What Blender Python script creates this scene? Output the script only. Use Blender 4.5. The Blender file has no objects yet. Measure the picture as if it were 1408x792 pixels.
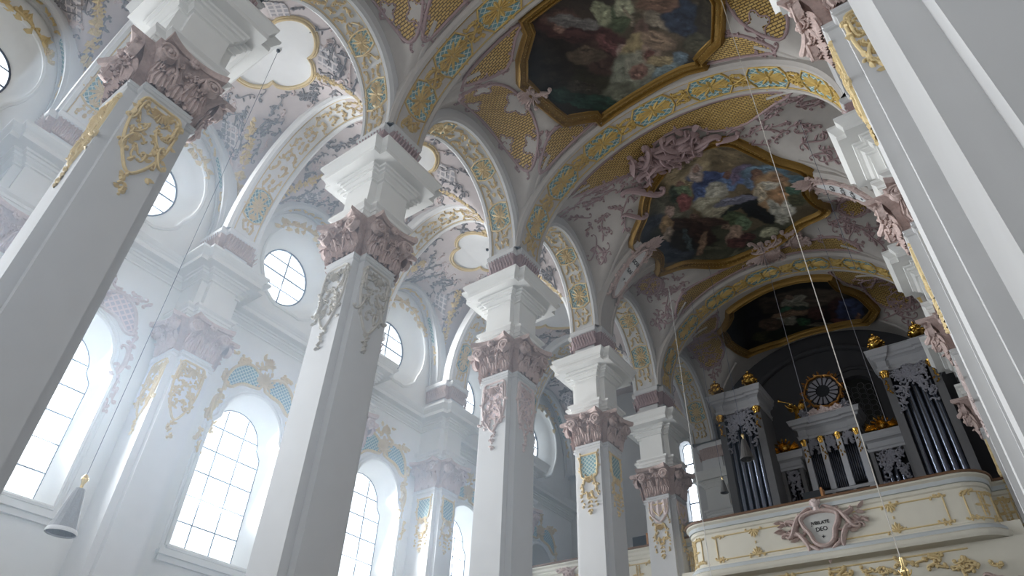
import bpy, bmesh, math, random
from math import sin, cos, pi, sqrt, exp, log, radians
from mathutils import Vector, Matrix
C = bpy.context.scene.collection
sc = bpy.context.scene
# ---------------------------------------------------------------- camera, light level, view
R0, R1, R2 = (0.81097518, 0.58418147, 0.0324232), (-0.34847785, 0.5267948, -0.77527442), (-0.46998133, 0.61742955, 0.63079181)
cd = bpy.data.cameras.new('camera'); cam = bpy.data.objects.new('camera', cd); C.objects.link(cam)
cd.sensor_width = 36; cd.lens = 36 * 930.9 / 1408; cd.clip_end = 200; cd.clip_start = .05
m = Matrix([[R0[i], -R1[i], -R2[i]] for i in range(3)]).to_4x4(); m.translation = Vector((0, 0, 1.6)); cam.matrix_world = m
sc.camera = cam
w = bpy.data.worlds.new('daylight'); sc.world = w; w.use_nodes = True
w.node_tree.nodes['Background'].inputs[0].default_value = (.75, .85, 1, 1); w.node_tree.nodes['Background'].inputs[1].default_value = 1.0
sc.view_settings.view_transform = 'Standard'; sc.view_settings.look = 'None'; sc.view_settings.exposure = -.33; sc.view_settings.gamma = 1
sc.view_settings.use_curve_mapping = False
sc.cycles.max_bounces = 10; sc.cycles.diffuse_bounces = 7; sc.cycles.glossy_bounces = 3
sc.cycles.sample_clamp_indirect = 8; sc.cycles.use_denoising = True
WIN_L, WIN_R, WIN_B = 112.0, 7.5, 4.0      # daylight through the windows: left, right, behind the camera
HAZE = .010

# ---------------------------------------------------------------- constants of the church
XL, XR, H, N = -11.34, 1.15, .69, .21      # pier rows, half width of a pier, corner notch
YL = [-3.6, 2.39, 8.39, 14.92, 20.56, 26.16]; YEND = 32.6
YR = [-3.0, 3.45, 8.62, 14.85, 20.7, 26.3]
XWALL, XWP = -19.9, -19.2                  # left outer wall plane, centre of its half piers
XC = -5.1; ZS = 18.0
YN = YL + [YEND]

# ---------------------------------------------------------------- materials
def mat(name, col, rough=.75, metal=0, bump=.0, scale=8, var=.06, emit=0, spec=.3):
    M = bpy.data.materials.new(name); M.use_nodes = True; t = M.node_tree; b = t.nodes['Principled BSDF']
    b.inputs['Roughness'].default_value = rough; b.inputs['Metallic'].default_value = metal; b.inputs['Specular IOR Level'].default_value = spec
    tc = t.nodes.new('ShaderNodeTexCoord'); n = t.nodes.new('ShaderNodeTexNoise'); n.inputs['Scale'].default_value = scale; n.inputs['Detail'].default_value = 5
    t.links.new(tc.outputs['Object'], n.inputs['Vector'])
    r = t.nodes.new('ShaderNodeMixRGB'); r.inputs[1].default_value = tuple(c * (1 - var) for c in col) + (1,); r.inputs[2].default_value = tuple(min(1, c * (1 + var)) for c in col) + (1,)
    t.links.new(n.outputs['Fac'], r.inputs[0]); t.links.new(r.outputs[0], b.inputs['Base Color'])
    if bump:
        bp = t.nodes.new('ShaderNodeBump'); bp.inputs['Strength'].default_value = bump; bp.inputs['Distance'].default_value = .03
        t.links.new(n.outputs['Fac'], bp.inputs['Height']); t.links.new(bp.outputs[0], b.inputs['Normal'])
    if emit:
        b.inputs['Emission Color'].default_value = tuple(col) + (1,); b.inputs['Emission Strength'].default_value = emit
    return M
def latt(name, base, line, pitch=.11, lw=.22, rot=45, rough=.6, bump=.5, second=True):
    M = bpy.data.materials.new(name); M.use_nodes = True; t = M.node_tree; b = t.nodes['Principled BSDF']; b.inputs['Roughness'].default_value = rough
    uv = t.nodes.new('ShaderNodeUVMap'); mp = t.nodes.new('ShaderNodeMapping'); mp.inputs['Rotation'].default_value[2] = radians(rot); mp.inputs['Scale'].default_value = (1/pitch,)*3
    sx = t.nodes.new('ShaderNodeSeparateXYZ'); t.links.new(uv.outputs[0], mp.inputs[0]); t.links.new(mp.outputs[0], sx.inputs[0])
    outs = []
    for k in (0, 1):
        fr = t.nodes.new('ShaderNodeMath'); fr.operation = 'FRACT'; t.links.new(sx.outputs[k], fr.inputs[0])
        lt = t.nodes.new('ShaderNodeMath'); lt.operation = 'LESS_THAN'; lt.inputs[1].default_value = lw if (k == 0 or second) else 0.08; t.links.new(fr.outputs[0], lt.inputs[0]); outs.append(lt)
    mx = t.nodes.new('ShaderNodeMath'); mx.operation = 'MAXIMUM'; t.links.new(outs[0].outputs[0], mx.inputs[0]); t.links.new(outs[1].outputs[0], mx.inputs[1])
    r = t.nodes.new('ShaderNodeMixRGB'); r.inputs[1].default_value = tuple(base) + (1,); r.inputs[2].default_value = tuple(line) + (1,)
    t.links.new(mx.outputs[0], r.inputs[0]); t.links.new(r.outputs[0], b.inputs['Base Color'])
    bp = t.nodes.new('ShaderNodeBump'); bp.inputs['Strength'].default_value = bump; bp.inputs['Distance'].default_value = .03
    t.links.new(mx.outputs[0], bp.inputs['Height']); t.links.new(bp.outputs[0], b.inputs['Normal'])
    return M
def weave(name, a, bcol, dark):
    M = bpy.data.materials.new(name); M.use_nodes = True; t = M.node_tree; b = t.nodes['Principled BSDF']; b.inputs['Roughness'].default_value = .5; b.inputs['Metallic'].default_value = .25
    uv = t.nodes.new('ShaderNodeUVMap'); br = t.nodes.new('ShaderNodeTexBrick'); t.links.new(uv.outputs[0], br.inputs['Vector'])
    br.inputs['Color1'].default_value = tuple(a) + (1,); br.inputs['Color2'].default_value = tuple(bcol) + (1,); br.inputs['Mortar'].default_value = tuple(dark) + (1,)
    br.inputs['Scale'].default_value = 1; br.inputs['Brick Width'].default_value = .16; br.inputs['Row Height'].default_value = .075; br.inputs['Mortar Size'].default_value = .014; br.inputs['Mortar Smooth'].default_value = .3
    t.links.new(br.outputs['Color'], b.inputs['Base Color'])
    bp = t.nodes.new('ShaderNodeBump'); bp.inputs['Strength'].default_value = .8; bp.inputs['Distance'].default_value = .03; bp.invert = True
    t.links.new(br.outputs['Fac'], bp.inputs['Height']); t.links.new(bp.outputs[0], b.inputs['Normal'])
    return M
def fresco_mat():
    M = bpy.data.materials.new('painted_plaster'); M.use_nodes = True; t = M.node_tree; b = t.nodes['Principled BSDF']; b.inputs['Roughness'].default_value = .7
    a = t.nodes.new('ShaderNodeVertexColor'); a.layer_name = 'col'; n = t.nodes.new('ShaderNodeTexNoise'); n.inputs['Scale'].default_value = 6; n.inputs['Detail'].default_value = 8; n.inputs['Distortion'].default_value = 1.5
    tc = t.nodes.new('ShaderNodeTexCoord'); t.links.new(tc.outputs['Object'], n.inputs['Vector'])
    hs = t.nodes.new('ShaderNodeHueSaturation'); mr = t.nodes.new('ShaderNodeMapRange'); mr.inputs['From Min'].default_value = .25; mr.inputs['From Max'].default_value = .75; mr.inputs['To Min'].default_value = .75; mr.inputs['To Max'].default_value = 1.25
    hs.inputs['Saturation'].default_value = .72; t.links.new(n.outputs['Fac'], mr.inputs[0]); t.links.new(mr.outputs[0], hs.inputs['Value']); t.links.new(a.outputs[0], hs.inputs['Color']); t.links.new(hs.outputs[0], b.inputs['Base Color'])
    return M
WHITE = mat('white_stucco', (.72, .72, .72), .8, bump=.08, scale=3, var=.05)
GREYW = mat('grey_limewash', (.55, .55, .55), .8, bump=.06, scale=2, var=.05)
VAULT = mat('warm_white_vault', (.45, .42, .39), .85, bump=.1, scale=5, var=.07)
AISLEV = mat('pale_pink_vault', (.54, .48, .47), .85, bump=.1, scale=5, var=.07)
PINK = mat('pink_stucco', (.50, .39, .36), .7, bump=.7, scale=16, var=.28)
PINKL = mat('pale_pink_stucco', (.62, .52, .50), .7, bump=.4, scale=14, var=.15)
MAUVE = mat('mauve_stucco', (.36, .26, .26), .7, bump=.3, scale=20, var=.2)
SOFTG = mat('soft_tan_stucco', (.52, .49, .44), .7, bump=.3, scale=20, var=.15)
GREYS = mat('grey_stucco_relief', (.29, .28, .29), .7, bump=.3, scale=20, var=.2)
GOLDP = mat('gilt_stucco', (.55, .39, .13), .5, .25, bump=.3, scale=20, var=.18)
OCHRE = mat('ochre_stucco', (.66, .52, .28), .65, bump=.3, scale=20, var=.15)
BRIGHTG = mat('bright_gold_leaf', (.58, .35, .08), .22, 1, bump=.2, scale=20, var=.1)
FRAMEG = mat('antique_gilt_frame', (.27, .16, .04), .4, .5, bump=.5, scale=30, var=.25)
TEAL = latt('teal_lattice', (.13, .27, .30), (.52, .58, .52))
GLAT = latt('grey_lattice', (.34, .32, .34), (.62, .57, .56), .2, .3)
PLAT = latt('pink_lattice', (.45, .38, .40), (.66, .52, .50), .17, .3)
GOLDW = weave('gilt_basketweave', (.56, .37, .11), (.66, .47, .17), (.14, .085, .035))
MOULD = mat('moulded_white_stucco', (.74, .74, .72), .7, bump=.04, scale=4, var=.04)
FRESCO = fresco_mat()
CREAM = mat('cream_paint', (.66, .63, .54), .6, bump=.04, scale=3, var=.04)
BLUEG = mat('pale_blue_grey_paint', (.50, .53, .54), .6, bump=.04, scale=3, var=.04)
WOOD = mat('brown_wood', (.16, .085, .045), .5, bump=.2, scale=12, var=.25)
CASE = mat('grey_organ_case', (.12, .12, .125), .6, bump=.05, scale=4, var=.08)
CASEW = mat('pale_organ_column', (.33, .335, .35), .55, bump=.04, scale=4, var=.05)
FRET = mat('grey_fretwork', (.22, .22, .25), .5, bump=.3, scale=20, var=.15)
PIPE = mat('tin_pipe', (.17, .19, .24), .22, .9, var=.05, scale=5)
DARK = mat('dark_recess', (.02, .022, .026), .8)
BLACKM = mat('black_metal', (.02, .02, .022), .4)
BRASS = mat('polished_brass', (.8, .62, .3), .25, 1)
IRON = mat('lead_bar', (.10, .12, .16), .6)
STONE = mat('pale_floor_stone', (.15, .14, .125), .5, scale=1, var=.1)
TASSELD = mat('dark_fringe', (.09, .085, .08), .5, bump=.6, scale=60, var=.3)
COLUMN = mat('pale_column_paint', (.46, .47, .50), .55, var=.05)
TASSEL = mat('grey_glass_fringe', (.34, .34, .35), .5, bump=.6, scale=60, var=.3)
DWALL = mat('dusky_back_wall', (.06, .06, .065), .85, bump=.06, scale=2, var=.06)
GLASS_L = mat('daylit_leaded_glass', (.86, .93, 1), .3, emit=1.5, var=.0)
GLASS_R = mat('daylit_glass_right', (.95, .97, 1), .3, emit=.5, var=.0)
GLASS_B = mat('daylit_glass_choir', (.95, .97, 1), .3, emit=.5, var=.0)
GLASS_W = mat('daylit_glass_west', (.80, .90, 1), .3, emit=5, var=.0)

# ---------------------------------------------------------------- mesh helpers
V = Vector
class MB:
    def __init__(s): s.v = []; s.f = []; s.uv = None
    def add(s, vs, fs):
        o = len(s.v); s.v += [tuple(p) for p in vs]; s.f += [tuple(i + o for i in f) for f in fs]
    def box(s, x0, x1, y0, y1, z0, z1):
        s.add([(x, y, z) for z in (z0, z1) for y in (y0, y1) for x in (x0, x1)], [(0, 2, 3, 1), (4, 5, 7, 6), (0, 1, 5, 4), (2, 6, 7, 3), (0, 4, 6, 2), (1, 3, 7, 5)])
    def grid(s, rows, closed=False, cl2=False):
        n = len(rows[0]); vs = [p for r in rows for p in r]; fs = []; R = len(rows)
        for i in range(R if cl2 else R - 1):
            for j in range(n if closed else n - 1):
                a = i * n + j; b = i * n + (j + 1) % n; c = ((i + 1) % R) * n + (j + 1) % n; d = ((i + 1) % R) * n + j; fs.append((a, b, c, d))
        s.add(vs, fs)
    def tube(s, pts, r, n=6, cap=True):
        pts = [V(p) for p in pts]; rows = []; prev = None
        for i, p in enumerate(pts):
            t = (pts[min(i + 1, len(pts) - 1)] - pts[max(i - 1, 0)]).normalized()
            a = prev - t * prev.dot(t) if prev else (t.cross(V((0, 0, 1))) if abs(t.z) < .9 else t.cross(V((1, 0, 0))))
            a.normalize(); prev = a; b = t.cross(a); rr = r[i] if isinstance(r, (list, tuple)) else r
            rows.append([p + (a * cos(2 * pi * k / n) + b * sin(2 * pi * k / n)) * rr for k in range(n)])
        o = len(s.v); s.grid(rows, True)
        if cap: s.f.append(tuple(range(o, o + n))); s.f.append(tuple(reversed(range(len(s.v) - n, len(s.v)))))
    def lathe(s, c, prof, n=16, ax=None):
        rows = [[V((c[0] + r * cos(2 * pi * k / n), c[1] + r * sin(2 * pi * k / n), c[2] + z)) for k in range(n)] for r, z in prof]
        if ax: rows = [[V(c) + ax @ (p - V(c)) for p in r] for r in rows]
        s.grid(rows, True)
    def blob(s, c, r, sc=(1, 1, 1), n=8):
        s.grid([[V((c[0] + r * sc[0] * sin(pi * i / n) * cos(2 * pi * k / n), c[1] + r * sc[1] * sin(pi * i / n) * sin(2 * pi * k / n), c[2] + r * sc[2] * cos(pi * i / n))) for k in range(n)] for i in range(n + 1)], True)
    def mesh(s, name, mt, smooth=True, col=None):
        me = bpy.data.meshes.new(name); me.from_pydata(s.v, [], s.f); me.materials.append(mt)
        if s.uv:
            l = me.uv_layers.new(name='UVMap'); vi = [0] * len(me.loops); me.loops.foreach_get('vertex_index', vi)
            l.data.foreach_set('uv', [c for i in vi for c in s.uv[i]])
        if col:
            a = me.color_attributes.new('col', 'FLOAT_COLOR', 'POINT'); a.data.foreach_set('color', [c for q in col for c in q])
        bm = bmesh.new(); bm.from_mesh(me); bmesh.ops.recalc_face_normals(bm, faces=bm.faces); bm.to_mesh(me); bm.free()
        if smooth:
            me.shade_smooth()
            try: me.set_sharp_from_angle(angle=radians(38))
            except Exception: pass
        me.update(); return me
    def build(s, name, mt, parent=None, smooth=True, loc=None, col=None, **kw):
        o = bpy.data.objects.new(name, s.mesh(name, mt, smooth, col)); C.objects.link(o)
        if parent: o.parent = parent
        if loc: o.location = loc
        for k, v in kw.items(): o[k] = v
        return o
def thing(name, label, cat, loc=(0, 0, 0), group=None):
    o = bpy.data.objects.new(name, None); C.objects.link(o); o.location = loc; o['label'] = label; o['category'] = cat; o.empty_display_size = .2
    if group: o['group'] = group
    return o
def tag(o, label, cat, group=None):
    o['label'] = label; o['category'] = cat
    if group: o['group'] = group
    return o
def dup(o, parent=None):
    c = o.copy(); C.objects.link(c)
    if parent: c.parent = parent
    for ch in list(o.children): dup(ch, c)
    return c
# relief on a surface: S(u, v) -> (point, outward normal)
def ribbon(M, S, pts, w, h, closed=False, taper=True):
    n = len(pts); rows = []
    P = [S(*p) for p in pts]
    for i in range(n):
        p, nn = P[i]
        a = P[(i + 1) % n if closed else min(i + 1, n - 1)][0] - P[(i - 1) % n if closed else max(i - 1, 0)][0]
        if a.length < 1e-9: a = V((1, 0, 0))
        s_ = a.normalized().cross(nn).normalized(); k = 1 if (closed or not taper) else .35 + .65 * sin(pi * (i + .5) / n)
        ww = w * k; hh = h * k
        rows.append([p + s_ * ww - nn * .01, p + s_ * ww * .6 + nn * hh * .8, p + nn * hh, p - s_ * ww * .6 + nn * hh * .8, p - s_ * ww - nn * .01])
    M.grid(rows, False, closed)
def leaf(M, S, x, y, a, L, w, h):
    ca, sa = cos(a), sin(a); g = lambda u, v, hh: (lambda q: q[0] + q[1] * hh)(S(x + u * ca - v * sa, y + u * sa + v * ca))
    M.add([g(0, 0, 0), g(.3 * L, w, 0), g(.7 * L, w * .9, -.0), g(L, 0, h * .6), g(.7 * L, -w * .9, 0), g(.3 * L, -w, 0), g(.35 * L, 0, h), g(.7 * L, 0, h)],
          [(0, 6, 1), (1, 6, 7, 2), (2, 7, 3), (3, 7, 4), (4, 7, 6, 5), (5, 6, 0)])
def knob(M, S, x, y, r, h):
    c, nn = S(x, y); t = nn.orthogonal().normalized(); b = nn.cross(t)
    ring = [c + (t * cos(k * pi / 3) + b * sin(k * pi / 3)) * r for k in range(6)]; r2 = [c + nn * h * .8 + (t * cos(k * pi / 3) + b * sin(k * pi / 3)) * r * .6 for k in range(6)]
    M.grid([ring, r2], True); o = len(M.v); M.add([c + nn * h], []); M.f += [(o - 6 + k, o - 6 + (k + 1) % 6, o) for k in range(6)]
def integ(x, y, a, L, kf, n=16):
    pts = [(x, y)]; ds = L / n
    for i in range(n): a += kf((i + .5) / n) * ds; x += cos(a) * ds; y += sin(a) * ds; pts.append((x, y))
    return pts
def scroll(x, y, a, L, hand=1, kind='S', tight=4.6, n=18):
    K = tight * 8 / L
    f = (lambda s: hand * K * (2 * s - 1) ** 3) if kind == 'S' else (lambda s: hand * (K * .8 * abs(2 * s - 1) ** 3 + .9 / L))
    pts = integ(0, 0, 0, L, f, n); mx, my = pts[n // 2]; e0, e1 = pts[0], pts[-1]
    d = math.atan2(pts[n // 2 + 2][1] - pts[n // 2 - 2][1], pts[n // 2 + 2][0] - pts[n // 2 - 2][0]); ca, sa = cos(a - d), sin(a - d)
    return [(x + (px - mx) * ca - (py - my) * sa, y + (px - mx) * sa + (py - my) * ca) for px, py in pts]
def rocaille(M, S, rng, x, y, a, L, w=.03, h=.04, kind=None, leaves=3):
    hand = rng.choice((-1, 1)); pts = scroll(x, y, a, L, hand, kind or rng.choice('SC'), rng.uniform(3.4, 5))
    ribbon(M, S, pts, w, h)
    knob(M, S, *pts[0], w * 1.5, h); knob(M, S, *pts[-1], w * 1.5, h)
    for k in range(leaves):
        i = rng.randint(4, len(pts) - 5); b = math.atan2(pts[i + 1][1] - pts[i][1], pts[i + 1][0] - pts[i][0]) + rng.choice((-1, 1)) * rng.uniform(.5, 1.3)
        leaf(M, S, *pts[i], b, L * rng.uniform(.12, .22), w * 1.4, h)
def vine(M, S, rng, p0, p1, amp, n, L, w=.025, h=.035):
    dx, dy = p1[0] - p0[0], p1[1] - p0[1]; D = sqrt(dx * dx + dy * dy) or 1; ux, uy = dx / D, dy / D
    pts = []; N_ = n * 8
    for i in range(N_ + 1):
        t = i / N_; s_ = amp * sin(pi * n * t); pts.append((p0[0] + dx * t - uy * s_, p0[1] + dy * t + ux * s_))
    ribbon(M, S, pts, w, h)
    for k in range(n):
        t = (k + .5) / n; sg = 1 if k % 2 == 0 else -1; x = p0[0] + dx * t - uy * amp * sg * .4; y = p0[1] + dy * t + ux * amp * sg * .4
        a = math.atan2(dy, dx); ribbon(M, S, scroll(x - uy * -sg * amp * .5, y + ux * -sg * amp * .5, a + sg * .5, L, sg, 'C', 4.4), w, h)
        for q in range(3): leaf(M, S, x, y, a + rng.uniform(-2.6, 2.6), L * rng.uniform(.15, .26), w * 1.5, h)
def shell(M, S, x, y, a, r, h=.12, n=9):
    for k in range(n):
        b = a + (k - (n - 1) / 2) * (2.5 / (n - 1)); leaf(M, S, x, y, b, r * (1 - .12 * abs(k - (n - 1) / 2) / n * 4), r * .13, h)
    ribbon(M, S, scroll(x, y, a + pi / 2, r * 1.5, 1, 'C', 4.5), r * .08, h * .7)
def inpoly(x, y, P):
    c = False; j = len(P) - 1
    for i in range(len(P)):
        if (P[i][1] > y) != (P[j][1] > y) and x < (P[j][0] - P[i][0]) * (y - P[i][1]) / (P[j][1] - P[i][1]) + P[i][0]: c = not c
        j = i
    return c
def smoothpoly(P, closed=True, n=5):                                   # Catmull-Rom
    out = []; L = len(P)
    for i in range(L if closed else L - 1):
        p0, p1, p2, p3 = [P[(i + k) % L] if closed else P[max(0, min(L - 1, i + k))] for k in (-1, 0, 1, 2)]
        for k in range(n):
            t = k / n; out.append(tuple(.5 * (2 * p1[j] + (p2[j] - p0[j]) * t + (2 * p0[j] - 5 * p1[j] + 4 * p2[j] - p3[j]) * t * t + (3 * p1[j] - p0[j] - 3 * p2[j] + p3[j]) * t ** 3) for j in (0, 1)))
    if not closed: out.append(P[-1])
    return out
def linepoly(P, closed=True, d=.25):
    out = []
    for i in range(len(P) if closed else len(P) - 1):
        a, b = P[i], P[(i + 1) % len(P)]; n = max(1, int(math.dist(a, b) / d)); out += [(a[0] + (b[0] - a[0]) * k / n, a[1] + (b[1] - a[1]) * k / n) for k in range(n)]
    if not closed: out.append(P[-1])
    return out
def patch(S, P, off, cell, uvrot=False):
    """surface patch inside the (u, v) polygon P, raised by off"""
    M = MB(); M.uv = []; x0 = min(p[0] for p in P); x1 = max(p[0] for p in P); y0 = min(p[1] for p in P); y1 = max(p[1] for p in P)
    nx = int((x1 - x0) / cell) + 2; ny = int((y1 - y0) / cell) + 2; ins = {}; idx = {}
    for i in range(nx + 1):
        for j in range(ny + 1): ins[i, j] = inpoly(x0 + i * cell, y0 + j * cell, P)
    def vid(i, j):
        if (i, j) not in idx:
            x, y = x0 + i * cell, y0 + j * cell; p, nn = S(x, y); idx[i, j] = len(M.v); M.v.append(tuple(p + nn * off)); M.uv.append((x, y))
        return idx[i, j]
    for i in range(nx):
        for j in range(ny):
            if ins[i, j] and ins[i + 1, j] and ins[i + 1, j + 1] and ins[i, j + 1]: M.f.append((vid(i, j), vid(i + 1, j), vid(i + 1, j + 1), vid(i, j + 1)))
    return M
def profpath(M, path, prof, closed=False):
    """sweep prof (d, z) along a plan path [(x, y)] with mitred outward (right-hand) normals"""
    n = len(path); rows = []
    for i in range(n):
        def nrm(a, b):
            dx, dy = b[0] - a[0], b[1] - a[1]; L = math.hypot(dx, dy) or 1; return (dy / L, -dx / L)
        q = path[(i + 1) % n]; p = path[i]; r = path[(i - 1) % n]
        n1 = nrm(r, p) if (closed or i > 0) else nrm(p, q); n2 = nrm(p, q) if (closed or i < n - 1) else nrm(r, p)
        mx, my = n1[0] + n2[0], n1[1] + n2[1]; k = 2 / max(.3, mx * mx + my * my)
        rows.append([V((p[0] + mx * k * d, p[1] + my * k * d, z)) for d, z in prof])
    M.grid(rows, False, closed)
def cross(o, n, cx=0, cy=0, wall=None):
    a = o - n
    if wall is None: return [(cx - a, cy - o), (cx + a, cy - o), (cx + a, cy - a), (cx + o, cy - a), (cx + o, cy + a), (cx + a, cy + a), (cx + a, cy + o), (cx - a, cy + o), (cx - a, cy + a), (cx - o, cy + a), (cx - o, cy - a), (cx - a, cy - a)]
    return [(wall, cy - o), (cx + a, cy - o), (cx + a, cy - a), (cx + o, cy - a), (cx + o, cy + a), (cx + a, cy + a), (cx + a, cy + o), (wall, cy + o)]
def stack(M, prof, n, wall=None, capz=None):
    """cruciform section of varying half width: prof = [(o, z)]"""
    rows = [[V((x, y, z)) for x, y in cross(o, n, wall=wall)] for o, z in prof]; M.grid(rows, wall is None)
    for r, z in (prof[0], prof[-1]):
        M.add([(x, y, z) for x, y in cross(r, n, wall=wall)], [tuple(range(12 if wall is None else 8))])
def fillholes(outer, holes, f3):
    """planar face with holes; f3 maps (a, b) to 3-D"""
    bm = bmesh.new(); es = []
    for lp in [outer] + holes:
        vs = [bm.verts.new((p[0], p[1], 0)) for p in lp]; es += [bm.edges.new((vs[i], vs[(i + 1) % len(vs)])) for i in range(len(vs))]
    bmesh.ops.triangle_fill(bm, use_beauty=True, use_dissolve=False, edges=es, normal=(0, 0, 1))
    bm.verts.ensure_lookup_table(); bm.verts.index_update()
    vs = [f3(v.co.x, v.co.y) for v in bm.verts]; fs = [tuple(v.index for v in f.verts) for f in bm.faces]; bm.free(); return vs, fs
def text_mesh(fc, parent, mw=None):
    o = bpy.data.objects.new('tmp', fc); C.objects.link(o); bpy.context.view_layer.update(); me = bpy.data.meshes.new_from_object(o); bpy.data.objects.remove(o)
    if not me.materials: me.materials.append(BLACKM)
    return me

# ---------------------------------------------------------------- vault surfaces
def smax(a, b, k=.16):
    m_ = max(a, b); return m_ + k * log(exp((a - m_) / k) + exp((b - m_) / k))
def bay(y, Y=YN):
    for i in range(len(Y) - 1):
        if y < Y[i + 1]: return i
    return len(Y) - 2
def znave(x, y):
    X = x - XC; zb = ZS + 4.65 * sqrt(max(0, 1 - (X / 5.72) ** 2)); k = bay(y); yc = (YN[k] + YN[k+1]) / 2; hw = (YN[k+1] - YN[k]) / 2 - .42
    e = 1 - ((y - yc) / hw) ** 2; zl = ZS + (4.0 + .55 * (1 - min(1, abs(X) / 5.5))) * sqrt(e) if e > 0 else 17
    return smax(zb, zl)
XA = (XWALL - 12.03) / 2; AA = (-12.03 - XWALL) / 2
def zaisle(x, y):
    X = x - XA; zb = ZS + 4.7 * sqrt(max(0, 1 - (X / (AA + .12)) ** 2)); k = bay(y); yc = (YN[k] + YN[k+1]) / 2; hw = (YN[k+1] - YN[k]) / 2 - .36
    e = 1 - ((y - yc) / hw) ** 2; zl = ZS + (4.35 + .35 * (1 - min(1, abs(X) / AA))) * sqrt(e) if e > 0 else 17
    return smax(zb, zl)
def SURF(zf):
    def S(x, y):
        e = .03; z = zf(x, y); return V((x, y, z)), V(((zf(x + e, y) - zf(x - e, y)) / 2 / e, (zf(x, y + e) - zf(x, y - e)) / 2 / e, -1)).normalized()
    return S
SN, SA = SURF(znave), SURF(zaisle)
def vaultmesh(name, zf, x0, x1, y0, y1, nx, ny, mt):
    M = MB(); rows = [[V((x0 + (x1 - x0) * (.5 - .5 * cos(pi * i / nx)) , y0 + (y1 - y0) * (.5 - .5 * cos(pi * j / ny)), 0)) for i in range(nx + 1)] for j in range(ny + 1)]
    for r in rows:
        for p in r: p.z = zf(p.x, min(max(p.y, y0 + 1e-4), y1 - 1e-4))
    M.grid(rows); o = M.build(name, mt, kind='structure'); return o
nave_v, aisle_v = [], []
for k in range(6):
    nave_v.append(vaultmesh('ceiling', znave, -10.66, .47, YN[k], YN[k+1], 90, 60, VAULT))
    aisle_v.append(vaultmesh('ceiling', zaisle, XWALL, -12.02, YN[k], YN[k+1], 70, 60, AISLEV))
XRA = 9.7
def zright(x, y): return zaisle(XA + (x - (1.84 + XRA) / 2) * AA / ((XRA - 1.84) / 2), y)
for k in range(6): vaultmesh('ceiling', zright, 1.84, XRA, YN[k], YN[k+1], 30, 30, AISLEV)
# floor, end walls, right wall
M = MB(); M.box(XWALL - 1.2, XRA + .5, -9.5, 33.4, -.3, 0); M.build('floor', STONE, kind='structure')
M = MB(); M.box(XWALL - 1.2, XRA + .5, -9.5, 33.4, 23.4, 23.7); M.build('ceiling', DWALL, kind='structure')
M = MB(); M.box(XWALL - .2, XRA, -9.5, -3.6, 22.4, 22.6); M.build('ceiling', VAULT, kind='structure')
# ---------------------------------------------------------------- windows of the left aisle
def shape_tall(hw, z0, zs, zt, yc, n=14, sh=.82):
    P = [(yc - hw, z0), (yc + hw, z0), (yc + hw, z0 + (zs - z0) * .5), (yc + hw, zs - .25)]
    ri = hw * sh
    P += [(yc + hw - .02 * hw, zs - .08), (yc + hw - .1 * hw, zs + .06), (yc + ri, zs + .2)]
    P += [(yc + ri * cos(pi * k / n), zs + .2 + (zt - zs - .2) * sin(pi * k / n)) for k in range(1, n)]
    P += [(yc - ri, zs + .2), (yc - hw + .1 * hw, zs + .06), (yc - hw + .02 * hw, zs - .08), (yc - hw, zs - .25), (yc - hw, z0 + (zs - z0) * .5)]
    return P
def shape_oc(a, b, yc, zc, n=40, notch=True):
    P = []
    for k in range(n):
        t = 2 * pi * k / n - pi / 2; ca, sa = cos(t), sin(t); r = 1.0
        if notch and sa < -.45 and abs(ca) > .3: r = 1 + .055 * (1 if abs(ca) < .78 else 0)
        P.append((yc + a * ca * r, zc + b * sa * r))
    return P
def loftshapes(M, shapes):
    M.grid([[V((x, a, b)) for a, b in P] for x, P in shapes], True)
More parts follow.
